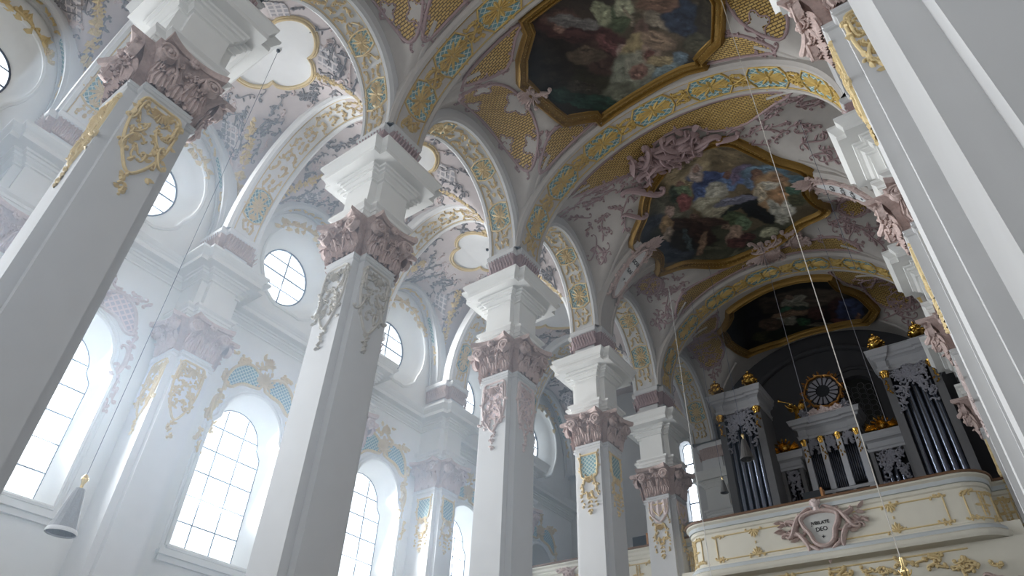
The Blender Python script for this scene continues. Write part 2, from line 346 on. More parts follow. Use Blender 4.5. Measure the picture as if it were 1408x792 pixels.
def wall_bay(k, win=True, oc=True):
    y0, y1 = YN[k], YN[k+1]; yc = (y0 + y1) / 2; holes = []
    big = shape_tall(1.5, 7.85, 11.95, 13.45, yc); small = shape_tall(1.27, 8.1, 11.85, 13.1, yc)
    ob = shape_oc(1.72, 2.08, yc, 19.35); osm = shape_oc(1.12, 1.32, yc, 19.45, notch=False)
    if win: holes.append(big)
    if oc: holes.append(ob)
    vs, fs = fillholes([(y0, 0), (y1, 0), (y1, 23.4), (y0, 23.4)], holes, lambda a, b: (XWALL, a, b)); M = MB(); M.add(vs, fs)
    if win:
        loftshapes(M, [(XWALL, big), (XWALL - .12, [(yc + (a - yc) * .985, b) for a, b in big]), (XWALL - .95, small)])
    if oc: loftshapes(M, [(XWALL, ob), (XWALL - .25, shape_oc(1.6, 1.95, yc, 19.35)), (XWALL - .3, shape_oc(1.52, 1.86, yc, 19.38, notch=False)), (XWALL - .95, osm)])
    w_ = M.build('wall_left', MOULD if win else WHITE, kind='structure')
    xg = XWALL - .97
    if win:
        g = MB(); g.add([(xg, a, b) for a, b in small], [tuple(range(len(small)))]); wo = g.build('window_%d' % (k + 1), (GLASS_L if k < 4 else GLASS_W) if k < 5 else WHITE, smooth=False, kind='structure')
        b = MB()
        for j in (-1, 1): b.box(xg + .02, xg + .06, yc + j * .42 - .01, yc + j * .42 + .01, 8.1, 12.95)
        for j in range(1, 6): b.box(xg + .02, xg + .06, yc - 1.26, yc + 1.26, 8.1 + j * .83 - .012, 8.1 + j * .83 + .012)
        b.tube([(xg + .03, a, c) for a, c in small] + [(xg + .03, *small[0])], .02, 5); b.build('glazing_bar', IRON, wo)
        t = MB(); t.tube([(XWALL + .02, a, c) for a, c in big] + [(XWALL + .02, *big[0])], .07, 6)
        o2 = shape_tall(1.66, 7.7, 12.0, 13.62, yc); t.tube([(XWALL + .0, a, c) for a, c in o2] + [(XWALL, *o2[0])], .045, 6)
        t.build('trim_%d' % (k + 1), MOULD, kind='structure')
        s_ = MB(); s_.box(XWALL - .1, XWALL + .22, yc - 1.75, yc + 1.75, 7.55, 7.68); s_.box(XWALL - .1, XWALL + .12, yc - 1.7, yc + 1.7, 7.4, 7.55); s_.build('trim_%d' % (k + 11), MOULD, kind='structure')
    if oc:
        g = MB(); g.add([(xg, a, b) for a, b in osm], [tuple(range(len(osm)))]); wo = g.build('window_%d' % (k + 11), GLASS_L if k < 4 else GLASS_W, smooth=False, kind='structure')
        b = MB(); b.box(xg + .02, xg + .06, yc - .018, yc + .018, 18.13, 20.77); b.box(xg + .02, xg + .06, yc - 1.12, yc + 1.12, 19.43, 19.47)
        for q in (-.66, .66): b.box(xg + .02, xg + .06, yc - .95, yc + .95, 19.44 + q, 19.46 + q)
        b.tube([(xg + .03, a, c) for a, c in osm] + [(xg + .03, *osm[0])], .04, 5); b.build('glazing_bar', IRON, wo)
        t = MB(); t.tube([(XWALL + .02, a, c) for a, c in ob] + [(XWALL + .02, *ob[0])], .075, 6); t.build('trim_%d' % (k + 21), MOULD, kind='structure')
for k in range(6): wall_bay(k)
def daylight(name, x, yc, z, sy, sz, power, rot=(radians(80), 0, radians(-90)), spread=118):                      # sky light entering by one window, just inside the pane
    L = bpy.data.lights.new(name, 'AREA'); L.shape = 'RECTANGLE'; L.size = sy; L.size_y = sz; L.energy = power; L.spread = radians(spread); L.color = (.91, .955, 1)
    o = bpy.data.objects.new(name, L); C.objects.link(o); o.location = (x, yc, z); o.rotation_euler = rot; o.visible_camera = False
for k in range(6):
    yc = (YN[k] + YN[k+1]) / 2; f = (1, 1, 1, 1, .12, 0)[k]
    if f: daylight('window_daylight', XWALL - .85, yc, 10.3, 2.2, 4.2, WIN_L * 12 * f); daylight('window_daylight', XWALL - .85, yc, 19.45, 1.5, 1.8, WIN_L * 4.2 * f)
# wall entablature between the half piers
WPROF = [(0, 15.58), (0, 15.58), (0.05, 15.59), (0.05, 15.64), (0.01, 15.65), (0.12, 15.74), (0.12, 15.78), (0.18, 15.79), (0.18, 15.88), (0.24, 15.89), (0.26, 15.94), (0.23, 15.97), (0.52, 15.98), (0.52, 16.13), (0.49, 16.14), (0.55, 16.2), (0.53, 16.22), (0.58, 16.27), (0.65, 16.36), (0.65, 16.45), (0, 16.47)]
for k in range(6):
    M = MB(); y0, y1 = YN[k], YN[k+1]; M.grid([[V((XWALL + d, y, z)) for d, z in WPROF] for y in (y0, y1)]); M.build('trim_%d' % (k + 31), MOULD, smooth=False, kind='structure')
# right wall with windows, choir wall behind the camera
vs, fs = fillholes([(-9.5, 0), (33.4, 0), (33.4, 23.4), (-9.5, 23.4)], [shape_tall(1.5, 7.85, 11.95, 13.45, (YN[k] + YN[k+1]) / 2) for k in range(6)] + [shape_oc(1.4, 1.6, (YN[k] + YN[k+1]) / 2, 19.4) for k in range(6)], lambda a, b: (XRA, a, b))
M = MB(); M.add(vs, fs); M.build('wall_right', WHITE, kind='structure')
for k in range(6):
    yc = (YN[k] + YN[k+1]) / 2
    for q, P in enumerate((shape_tall(1.5, 7.85, 11.95, 13.45, yc), shape_oc(1.4, 1.6, yc, 19.4))):
        g = MB(); g.add([(XRA + .3, a, b) for a, b in P], [tuple(range(len(P)))]); g.build('window_%d' % (k + 21 + 10 * q), GLASS_R if k < 2 else DARK, smooth=False, kind='structure')
bw = [shape_tall(1.6, 4.0, 14.5, 16.5, -8.6), shape_tall(1.6, 4, 14.5, 16.5, -5.1), shape_tall(1.6, 4, 14.5, 16.5, -1.6), shape_tall(1.3, 5, 11, 12.6, -15.9), shape_tall(1.3, 5, 11, 12.6, 5.7)]
vs, fs = fillholes([(XWALL - .2, 0), (XRA + .2, 0), (XRA + .2, 23.4), (XWALL - .2, 23.4)], bw, lambda a, b: (a, -9.3, b)); M = MB(); M.add(vs, fs); M.build('wall_choir', WHITE, kind='structure')
for q, P in enumerate(bw):
    g = MB(); g.add([(a, -9.5, b) for a, b in P], [tuple(range(len(P)))]); g.build('window_%d' % (41 + q), GLASS_B, smooth=False, kind='structure')
for xw_, s_ in ((-8.6, 1), (-5.1, 1), (-1.6, 1), (-15.9, .6), (5.7, .5)): daylight('choir_daylight', xw_, -9.2, 10.2 if s_ == 1 else 8.8, 3.0, 11.5 if s_ == 1 else 7, WIN_B * 35 * s_, (radians(80), 0, 0), 110)
for k in range(4): daylight('window_daylight', XRA - .1, (YN[k] + YN[k+1]) / 2, 10.5, 2.4, 5, WIN_R * 12, (radians(80), 0, radians(90)), 118)
M = MB(); M.box(XWALL - .3, XWALL, -9.5, -3.6, 0, 23.4); M.build('wall_left', WHITE, kind='structure')
# west wall with the narrow window and the dark window behind the organ
nw = [(-12.95, 14.3), (-12.3, 14.3), (-12.3, 18.4), (-12.4, 18.6), (-12.62, 18.68), (-12.85, 18.6), (-12.95, 18.4)]
hwn = [(-4.5, 13.5), (-2.75, 13.5), (-2.75, 19.0)] + [(-3.62 + .87 * cos(pi * k / 8), 19.0 + .8 * sin(pi * k / 8)) for k in range(1, 8)] + [(-4.5, 19.0)]
vs, fs = fillholes([(XWALL, 0), (-11.6, 0), (-11.6, 23.4), (XWALL, 23.4)], [nw], lambda a, b: (a, YEND, b)); M = MB(); M.add(vs, fs)
M.grid([[V((a, y, b)) for a, b in nw] for y in (YEND, YEND + .5)], True); M.build('wall_west', GREYW, kind='structure')
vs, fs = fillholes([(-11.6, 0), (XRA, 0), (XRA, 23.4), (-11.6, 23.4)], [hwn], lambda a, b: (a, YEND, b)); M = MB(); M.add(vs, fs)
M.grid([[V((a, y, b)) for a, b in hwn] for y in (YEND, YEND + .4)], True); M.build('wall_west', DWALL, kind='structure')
g = MB(); g.add([(a, YEND + .5, b) for a, b in nw], [tuple(range(len(nw)))]); wo = g.build('window_51', GLASS_W, smooth=False, kind='structure')
b = MB(); b.tube([(a, YEND + .45, c) for a, c in nw + nw[:1]], .04, 5)
for j in range(1, 4): b.box(-12.95, -12.3, YEND + .42, YEND + .47, 14.3 + j * 1.07 - .03, 14.3 + j * 1.07 + .03)
rg = random.Random(5)
for j in range(60):
    x, z = rg.uniform(-12.92, -12.33), rg.uniform(14.35, 18.5); b.tube([(x, YEND + .46, z), (x + rg.uniform(-.1, .1), YEND + .46, z + rg.uniform(-.12, .12))], .008, 4)
b.build('glazing_bar', IRON, wo)
g = MB(); g.add([(a, YEND + .4, b) for a, b in hwn], [tuple(range(len(hwn)))]); wo = g.build('window_52', mat('dark_leaded_glass', (.03, .032, .03), .3), smooth=False, kind='structure')
b = MB()
for i in range(6):
    for j in range(20):
        x = -4.4 + i * .33; z = 13.7 + j * .29 + (i % 2) * .145
        if inpoly(x, z, hwn): b.tube([(x + .17 * cos(q * pi / 3), YEND + .36, z + .17 * sin(q * pi / 3)) for q in range(7)], .018, 4)
b.build('glazing_bar', CASE, wo)
t = MB(); bigarch = [(-5.1, 12), (-5.1, 18.6)] + [(-3.62 + 1.48 * -cos(pi * k / 12), 18.6 + 1.6 * sin(pi * k / 12)) for k in range(1, 12)] + [(-2.14, 18.6), (-2.14, 12)]
t.tube([(a, YEND - .05, b) for a, b in bigarch], .1, 6)
big2 = [(-9.6, 12), (-9.6, 17.5)] + [(XC + 4.5 * -cos(pi * k / 20), 17.5 + 4.2 * sin(pi * k / 20)) for k in range(1, 20)] + [(-.6, 17.5), (-.6, 12)]
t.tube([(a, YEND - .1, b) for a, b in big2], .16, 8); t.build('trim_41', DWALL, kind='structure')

# ---------------------------------------------------------------- piers
def capital_mesh(sides, wall=None):
    M = MB(); rg = random.Random(3)
    stack(M, [(H + .0, 12.84), (H + .03, 13.2), (H + .08, 13.55), (H + .2, 13.8), (H + .3, 13.86)], N + .02, wall)
    for ax, sg in sides:
        # local frame: s along the face, d outward
        if ax == 'y': F = lambda s, d, z, sg=sg: V((s, sg * d, z))
        else: F = lambda s, d, z, sg=sg: V((sg * d, s, z))
        sh = .0
        def acan(s0, z0, w, h, d0, curl):
            rows = []
            for i in range(8):
                t = i / 7; z = z0 + h * min(t, .9) * (1 if t < .9 else 1.0) - (0 if t < .85 else (t - .85) * h * 1.1); ww = w * (.62 + .5 * sin(pi * min(1, t * 1.05)) - .45 * t * t)
                dd = d0 + .04 + curl * t ** 2.6; r = []
                for j in range(9):
                    q = (j - 4) / 4; rip = .025 * cos(j * pi) * (1 - .2 * t); r.append(F(s0 + q * ww * (1 + .1 * (i % 2)), dd + .05 * (1 - q * q) + rip, z - .1 * abs(q) * h * .6))
                rows.append(r)
            M.grid(rows)
        lim = .5
        for s0 in (-.38, 0, .38): acan(s0, 12.86, .19, .46, H + .01, .16)
        for s0 in (-.2, .2): acan(s0, 12.95, .18, .72, H + .03, .2)
        for s0 in (-.47, .47): acan(s0, 12.9, .13, .74, H - .02, .22)
        # volutes in the plane of the face at both ends, small helices towards the middle
        for q in (-1, 1):
            pts = []; 
            for i in range(30):
                a = i * .5; r = .19 * (1 - i / 33); pts.append((F(q * (.5 + r * cos(a) * q * q), H + .36 - i * .0015, 13.62 + r * sin(a))))
            M.tube(pts, .036, 5); M.blob(F(q * .5, H + .38, 13.62), .055)
            M.tube([F(q * .5, H + .2, 13.62), F(q * .5, H + .33, 13.62)], [.2, .17], 10)
            M.tube([F(q * .1, H + .12, 13.1), F(q * .16, H + .2, 13.4), F(q * .3, H + .28, 13.68), F(q * .42, H + .34, 13.78)], [.03, .035, .04, .05], 6)
            pts = [F(q * (.2 + .085 * (1 - i / 20) * cos(i * .5 + 1.6)), H + .26, 13.6 + .085 * (1 - i / 20) * sin(i * .5 + 1.6)) for i in range(18)]; M.tube(pts, .02, 5)
        for i in range(7):
            a = i * 2 * pi / 7; M.blob(F(.075 * cos(a), H + .34, 13.84 + .075 * sin(a)), .055)
        M.blob(F(0, H + .38, 13.84), .06)
        for i in range(26):
            s_, z_ = rg.uniform(-.46, .46), rg.uniform(13.3, 13.75); M.blob(F(s_, H + .12 + (z_ - 13.2) * .3, z_), rg.uniform(.02, .045), n=5)
        # swooping abacus
        rows = []
        for i in range(13):
            s_ = (i - 6) / 6; d = H + .30 + .2 * abs(s_) ** 2.2; zb = 13.9 - .06 * abs(s_); w_ = s_ * .66
            rows.append([F(w_, H - .1, zb), F(w_, d, zb), F(w_, d + .05, zb + .06), F(w_, d + .04, 14.0), F(w_, H - .1, 14.0)])
        M.grid(rows); o = len(M.v); M.f += [tuple(range(o - 65, o - 60)), tuple(range(o - 5, o))]
    return M
def shaft_mesh(wall=None):
    M = MB(); stack(M, [(H + .22, 0), (H + .22, .5), (H + .12, .62), (H + .1, .75), (H, .85), (H, 12.66), (H + .035, 12.68), (H + .06, 12.72), (H + .035, 12.76), (H + .02, 12.78), (H + .05, 12.84), (H, 12.86)], N, wall); return M
EPROF = [(H + .02, 13.98), (H + .08, 14.0), (H + .08, 14.13), (H + .12, 14.14), (H + .12, 14.26), (H + .15, 14.27), (H + .15, 14.36), (H + .24, 14.42), (H + .24, 14.5), (H + .01, 14.51), (H + .01, 15.58), (H + .07, 15.59), (H + .07, 15.64), (H + .03, 15.65), (H + .14, 15.74), (H + .14, 15.78), (H + .20, 15.79), (H + .20, 15.88), (H + .26, 15.89), (H + .28, 15.94), (H + .25, 15.97), (H + .54, 15.98), (H + .54, 16.13), (H + .51, 16.14), (H + .57, 16.2), (H + .55, 16.22), (H + .6, 16.27), (H + .67, 16.36), (H + .67, 16.45)]
def ent_mesh(wall=None):
    M = MB(); stack(M, EPROF, N + .02, wall); return M
def imp_mesh(wall=None):
    M = MB(); stack(M, [(H - .03, 16.45), (H - .03, 17.1)], N, wall); stack(M, [(H + .06, 17.72), (H + .1, 17.76), (H + .12, 17.9), (H + .08, 17.98), (H - .05, 18.02)], N, wall); return M
def impfrieze_mesh(sides, wall=None):
    M = MB(); rg = random.Random(8); stack(M, [(H - .04, 17.08), (H - .02, 17.3), (H + .04, 17.72)], N, wall)
    for ax, sg in sides:
        F = (lambda s, d, z, sg=sg: V((s, sg * d, z))) if ax == 'y' else (lambda s, d, z, sg=sg: V((sg * d, s, z)))
        for i in range(9):
            s0 = -.48 + i * .12
            for r_, hh in ((0, .55), (1, .3)):
                rows = []
                for t in range(5):
                    q = t / 4; rows.append([F(s0 + r_ * .06 + j * .05 * (1 - .5 * q), H - .03 + .05 + .13 * q ** 2 + .03 * (1 - abs(j)) , 17.1 + hh * q) for j in (-1, 0, 1)])
                M.grid(rows)
        for i in range(14): M.blob(F(rg.uniform(-.55, .55), H + .03, rg.uniform(17.2, 17.65)), rg.uniform(.03, .055), n=5)
    return M
ALL4 = [('y', -1), ('x', 1), ('y', 1), ('x', -1)]
pm = {'shaft': shaft_mesh().mesh('shaft', GREYW, False), 'capital': capital_mesh(ALL4).mesh('capital', PINK), 'entablature': ent_mesh().mesh('entablature', MOULD, False),
      'impost': imp_mesh().mesh('impost', GREYW, False), 'impost_frieze': impfrieze_mesh(ALL4).mesh('impost_frieze', MAUVE)}
WS = [('y', -1), ('x', 1), ('y', 1)]; ww_ = XWALL - XWP - .02
wm = {'shaft': shaft_mesh(ww_).mesh('shaft', WHITE, False), 'capital': capital_mesh(WS, ww_).mesh('capital', PINKL), 'entablature': ent_mesh(ww_).mesh('entablature', MOULD, False),
      'impost': imp_mesh(ww_).mesh('impost', WHITE, False), 'impost_frieze': impfrieze_mesh(WS, ww_).mesh('impost_frieze', PINK)}
def FACE(ax, sg, off=0):
    if ax == 'y': return lambda u, v: (V((u, sg * (H + off), v)), V((0, sg, 0)))
    return lambda u, v: (V((sg * (H + off), u, v)), V((sg, 0, 0)))
def cart(kind, ax, sg, parent, seed):
    rg = random.Random(seed); S = FACE(ax, sg)
    S2 = S
    if kind in ('gold', 'soft', 'pink'):
        M = MB(); mt = {'gold': OCHRE, 'soft': SOFTG, 'pink': PINKL}[kind]; zt, zb = 12.5, 10.7 if kind != 'pink' else 10.9
        P = [(-.38, zt), (-.1, zt + .06), (.1, zt + .06), (.38, zt), (.42, zt - .6), (.36, zt - 1.1), (.2, zb + .25), (0, zb), (-.2, zb + .25), (-.36, zt - 1.1), (-.42, zt - .6)]
        ribbon(M, S2, smoothpoly(P, True, 4), .035, .05, True)
        for q in (-1, 1):
            rocaille(M, S2, rg, q * .36, zt - .35, pi / 2, .8, .036, .08, 'S', 4); rocaille(M, S2, rg, q * .3, zt - 1.1, pi / 2 + q * .3, .75, .036, .08, 'C', 4)
            rocaille(M, S2, rg, q * .14, zt - .75, pi / 2 + q * .5, .6, .028, .05, 'C', 5); rocaille(M, S2, rg, q * .12, zt - .2, q * .4, .5, .028, .05, 'S', 3)
            rocaille(M, S2, rg, q * .12, zt - 1.3, pi / 2, .4, .025, .05, 'C', 3)
            for i in range(4): rocaille(M, S2, rg, q * (.34 - .03 * (i % 3)), zt - .1 - i * .4, pi / 2 + rg.uniform(-.7, .7), .34, .022, .06, None, 3)
            for i in range(4): rocaille(M, S2, rg, q * rg.uniform(.03, .2), zt - .3 - i * .3, rg.uniform(0, 3), .36, .02, .045, None, 3)
            for i in range(7): leaf(M, S2, q * rg.uniform(.1, .4), rg.uniform(zb, zt), rg.uniform(0, 6.28), .16, .045, .05)
        shell(M, S2, 0, zt - .1, -pi / 2, .3, .09)
        for i in range(4):
            z = zb - .1 - i * .13; x_ = rg.uniform(-.05, .05)
            for j in range(4): leaf(M, S2, x_, z, rg.uniform(0, 6.28), .13, .04, .05)
            knob(M, S2, x_, z - .03, .03, .05)
        oc_ = M.build('stucco_cartouche', mt, parent)
        if kind == 'pink': patch(S2, [(-.3, 12.4), (.3, 12.4), (.36, 11.9), (.3, 11.3), (-.3, 11.3), (-.36, 11.9)], .012, .08).build('lattice_panel', PLAT, oc_)
    else:
        P = [(-.33, 12.45), (.33, 12.45), (.36, 12.0), (.3, 11.62), (0, 11.45), (-.3, 11.62), (-.36, 12.0)] if kind == 'teal' else [(-.3, 12.5), (.3, 12.5), (.2, 12.2), (0, 12.0), (-.2, 12.2)]
        if kind == 'teal': patch(S2, P, .012, .05).build('lattice_panel', TEAL, parent)
        M = MB(); ribbon(M, S2, linepoly(P, True, .15), .035, .06, True)
        for i in range(10):
            for q in (-1, 1): leaf(M, S2, q * .36, 12.45 - i * .09, pi / 2 + q * rg.uniform(-1.2, 1.2), .13, .035, .06)
        if kind == 'low':
            M.build('gilt_garland', OCHRE, parent); M = MB()
            pk = MB(); 
            for i in range(5):
                for q in (-1, 0, 1): leaf(pk, S2, q * .22, 12.7 - i * .1, -pi / 2 + q * .3, .35, .13, .07)
            ribbon(pk, S2, smoothpoly([(-.42, 12.7), (-.4, 12.2), (-.25, 11.95), (0, 11.75), (.25, 11.95), (.4, 12.2), (.42, 12.7)], False, 4), .05, .08); pk.build('stucco_apron', PINKL, parent)
        z0 = 11.5 if kind == 'teal' else 11.55
        for q in (-1, 1):
            rocaille(M, S2, rg, q * .2, z0, pi / 2 + q * .2, .5, .035, .06, 'S', 5); rocaille(M, S2, rg, q * .26, z0 - .35, pi / 2, .5, .032, .06, 'C', 5); rocaille(M, S2, rg, q * .1, z0 - .55, pi / 2, .4, .03, .06, 'S', 4)
            for i in range(6): leaf(M, S2, q * .28, z0 - .2 - i * .12, rg.uniform(3.5, 6), .13, .035, .06)
            knob(M, S2, q * .28, z0 - .95, .05, .07)
        for i in range(5):
            z = z0 - .45 - i * .15; leaf(M, S2, 0, z, -pi / 2 + .7, .15, .045, .06); leaf(M, S2, 0, z, -pi / 2 - .7, .15, .045, .06)
        shell(M, S2, 0, z0 + .1, -pi / 2, .26, .08); knob(M, S2, 0, z0 - 1.2, .06, .08)
        M.build('gilt_drop', OCHRE, parent)
def pier(name, label, x, y, kind, faces, group, meshes=pm, seed=1):
    t = thing(name, label, 'pier', (x, y, 0), group)
    for n_, me in meshes.items():
        o = bpy.data.objects.new(n_, me); C.objects.link(o); o.parent = t
    for i, (ax, sg) in enumerate(faces): cart(kind, ax, sg, t, seed + i)
    return t
LP = [(2.39, 'gold', 'tall square pier nearest the left edge, with a big gilt scroll cartouche'), (8.39, 'soft', 'broad grey-blue pier left of centre crossing the haze, with pale scroll relief'), (14.92, 'pink', 'slender pier at picture centre with pink lattice relief below its capital'),
      (20.56, 'teal', 'pier right of centre with teal lattice panels and gilt drops'), (26.16, 'low', 'short-looking left pier standing beside the organ gallery')]
for i, (y, k, l) in enumerate(LP): pier('nave_pier', l, XL, y, k, [('y', -1), ('x', 1)], 'piers of the left arcade', seed=10 * i)
RP = [(3.45, 'gold', 'huge near pier filling the right edge, bare grey shaft lit white on one side'), (8.62, 'gold', 'right-hand pier with a gilt scroll panel under its pink capital'), (14.85, 'teal', 'right-hand pier whose white cornice juts out below the middle transverse rib'),
      (20.7, 'pink', 'right-hand pier whose small cornice shows beside the ceiling cartouche'), (26.3, 'teal', 'farthest right-hand pier beside the tall right organ tower')]
for i, (y, k, l) in enumerate(RP): pier('nave_pier', l, XR, y, k, [('y', -1), ('x', -1)] if i else [], 'piers of the right arcade', seed=70 + 10 * i)
WP = [(2.39, 'gold', 'half pier on the window wall at the far left, white stepped cornice'), (8.39, 'gold', 'pale half pier between the two nearest tall windows, gilt scrolls under a pink capital'),
      (14.92, 'soft', 'half pier mostly hidden behind the broad grey-blue pier'), (20.56, 'teal', 'white half pier between far windows with small teal lattice panels'), (26.16, 'soft', 'farthest half pier on the shaded part of the window wall')]
for i, (y, k, l) in enumerate(WP): pier('wall_pier', l, XWP, y, k, [('y', -1), ('x', 1)], 'half piers along the window wall', wm, seed=130 + 10 * i)
# half piers against the west wall
t = thing('end_pier', 'shallow half pier in the far corner between narrow window and left organ tower', 'pier', (XL + .35, YEND - .26, 0)); t.rotation_euler = (0, 0, -pi / 2); t.scale = (.35, 1, 1)
for n_, me in wm.items():
    o = bpy.data.objects.new(n_, me); C.objects.link(o); o.parent = t

# ---------------------------------------------------------------- arches and ribs
def arc(cx, a, b, t, off=0, z0=ZS): return cx + (a + off) * -cos(t), z0 + (b + off) * sin(t)
BAND = lambda h: [(-h, .5), (-h, .1), (-h + .05, .06), (-h + .09, .0), (-h + .2, .0), (-h + .22, .06), (h - .22, .06), (h - .2, .0), (h - .09, .0), (h - .05, .06), (h, .1), (h, .5)]
def arch_band(name, axis, c, cc, a, b, hw, mt, parent, t0=0, t1=pi, n=48, depth=.5):
    """axis 'y': opening profile lies in the y-z plane, band runs across x; c centre of span, cc centre of thickness"""
    M = MB(); rows = []
    sec = [(p, q if q < .4 else depth) for p, q in BAND(hw)]
    for i in range(n + 1):
        t = t0 + (t1 - t0) * i / n; r = []
        for p, q in sec:
            s_, z = arc(c, a, b, t, q); r.append(V((cc + p, s_, z)) if axis == 'y' else V((s_, cc + p, z)))
        rows.append(r)
    M.grid(rows, True); return M.build(name, mt, parent)
def SOFF(axis, c, cc, a, b, off=.055):
    def S(u, v):                                                        # u angle * 3 (about metres), v across
        t = u / 3.; s_, z = arc(c, a, b, t, off); nx, nz = cos(t) / (a + off), -sin(t) / (b + off); L = math.hypot(nx, nz); nx /= L; nz /= L
        return (V((cc + v, s_, z)), V((0, nx, nz))) if axis == 'y' else (V((s_, cc + v, z)), V((nx, 0, nz)))
    return S
def soffit_deco(S, hw, parent, seed, panels, mt=OCHRE, frame=OCHRE, rich=1):
    rg = random.Random(seed); M = MB(); T = MB(); T.uv = []
    U = 3 * pi; pw = hw - .26
    for (u0, u1) in panels:
        P = [(u0, -pw * .35), (u0 + .12, -pw), (u1 - .12, -pw), (u1, -pw * .35), (u1, pw * .35), (u1 - .12, pw), (u0 + .12, pw), (u0, pw * .35)]
        ribbon(M, S, linepoly(P, True, .1), .035, .06, True)
        patch(S, P, .015, .06).build('lattice_panel', TEAL, parent)
        um = (u0 + u1) / 2
        for k in range(12): leaf(M, S, um, 0, k * pi / 6, .30 + .14 * abs(cos(k * pi / 6)), .055, .08)
        for e_, q in ((u0, 1), (u1, -1)):
            for k in range(5): leaf(M, S, e_ + q * .06, 0, (0 if q > 0 else pi) + (k - 2) * .5, .2, .05, .07)
        for q in (-1, 1): rocaille(M, S, rg, um, q * pw, 0, .5, .035, .07, 'C', 4)
        knob(M, S, um, 0, .07, .08)
    pts = sorted(panels); gaps = [(0.15, pts[0][0])] + [(pts[i][1], pts[i+1][0]) for i in range(len(pts) - 1)] + [(pts[-1][1], U - .15)] if pts else [(0.15, U - .15)]
    for g0, g1 in gaps:
        L = g1 - g0; n = max(1, int(round(L / .5)))
        for k in range(n):
            u = g0 + (k + .5) * L / n
            for q in (-1, 1): rocaille(M, S, rg, u, q * pw * .5, rg.uniform(-.6, .6), min(.7, L / n * 1.25), .034 if hw > .7 else .028, .07, None, 8 if hw > .7 else 5)
            for q in ((-1, 1) if hw > .7 else ()): rocaille(M, S, rg, u, 0, q * .75, .6, .038, .09, 'S', 4)
            for q in range(3): leaf(M, S, u, 0, rg.choice((0, pi)) + rg.uniform(-.5, .5), .18, .05, .06)
    for q in (-1, 1): ribbon(M, S, [(i * U / 60, q * (hw - .235)) for i in range(61)], .018, .03, taper=False)
    M.build('gilt_relief', mt, parent)
AHW = .68
def arcade(k, x, name, label, YY, deco=True):
    y0, y1 = YY[k], YY[k+1]; c = (y0 + y1) / 2; a = (y1 - y0) / 2 - .72; t = thing(name, label, 'arch', (0, 0, 0), 'arcade arches')
    arch_band('arch_band', 'y', c, x, a, 3.5, AHW, GREYW, t, depth=.52)
    if deco: soffit_deco(SOFF('y', c, x, a, 3.5), AHW, t, k, [(.9, 1.9), (2.9, 3.7), (5.7, 6.5), (7.5, 8.5)])
YYl = YL + [YEND]
AL = ['arcade arch behind the camera, its left foot out of view', 'wide decorated arch curving up from the broad grey-blue pier to the top edge', 'arch with teal panels between the broad pier and the centre pier', 'arch springing from the centre pier towards the teal-panelled pier', 'dark-edged arch between the teal-panelled pier and the gallery pier', 'farthest left arch, meeting the left organ tower']
for k in range(6): arcade(k, XL, 'arcade_arch', AL[k], YYl)
AR = ['right arcade arch behind the near pier', 'right arcade arch beyond the huge near pier', 'right arcade arch seen edge-on below the first painting', 'right arcade arch beside the ceiling cartouche', 'right arcade arch before the gallery', 'right arcade arch above the gallery end']
YYr = YR + [YEND]
for k in range(6): arcade(k, XR, 'arcade_arch', AR[k], YYr, False)
# formerets on the outer wall
FL = ['wall arch round the oculus at the top left corner', 'wall arch round the round window behind the nearest pier', 'wall arch round the dazzling round window', 'wall arch round the round window right of the broad pier', 'wall arch round the small far round window', 'dark wall arch at the far end of the aisle']
for k in range(6):
    c = (YN[k] + YN[k+1]) / 2; a = (YN[k+1] - YN[k]) / 2 - .72; t = thing('wall_arch', ['wall arch round the oculus at the top left corner', 'wall arch over the half-hidden round window behind the nearest pier', 'wall arch over the dazzling round window', 'wall arch over the round window right of the broad pier', 'wall arch over the small far round window', 'dark wall arch at the far end of the aisle'][k], 'arch', (0, 0, 0), 'wall arches over the round windows')
    arch_band('arch_band', 'y', c, XWALL + .34, a, 4.15, .36, GREYW, t, depth=.5)
    S = SOFF('y', c, XWALL + .36, a, 4.15); rg = random.Random(50 + k); M = MB(); T = MB(); T.uv = []
    for u in [.5 + .42 * i for i in range(20)]: 
        if not (1.6 < u < 2.8 or 6.6 < u < 7.8): rocaille(M, S, rg, u, 0, rg.uniform(-.5, .5), .45, .03, .06, None, 3)
    M.build('gilt_relief', OCHRE, t)
    for u0 in (1.6, 6.6):
        patch(S, [(u0, -.12), (u0 + 1.2, -.12), (u0 + 1.2, .12), (u0, .12)], .01, .06).build('lattice_panel', TEAL, t)
# transverse ribs of the nave
RL = {1: 'nave rib crossing the very top left', 2: 'rib rising from the broad pier with teal lozenges, left of the first painting', 3: 'great middle rib of teal and gold lozenges between the two large paintings', 5: 'far rib of gilt lozenges in front of the organ vault'}
for k, l in RL.items():
    y = YN[k]; t = thing('transverse_rib', l, 'rib', (0, 0, 0), 'ribs across the nave vault'); arch_band('arch_band', 'x', XC, y, 5.5, 4.42, .72, VAULT, t, n=64, depth=.42)
    pn = [(.62 + i * 1.2, .62 + i * 1.2 + .86) for i in range(7)]
    soffit_deco(SOFF('x', XC, y, 5.5, 4.42), .72, t, 90 + k, pn, GOLDP)
for q, l, (t0, t1) in ((0, 'short rib with pink cartouche rising left of the large painting', (0, .92)), (1, 'short rib with pink cartouche falling right of the large painting', (pi - .82, pi))):
    t = thing('transverse_rib', l, 'rib', (0, 0, 0), 'short ribs broken by the large painting'); arch_band('arch_band', 'x', XC, YN[4], 5.5, 4.42, .62, VAULT, t, t0, t1, 24, depth=.42)
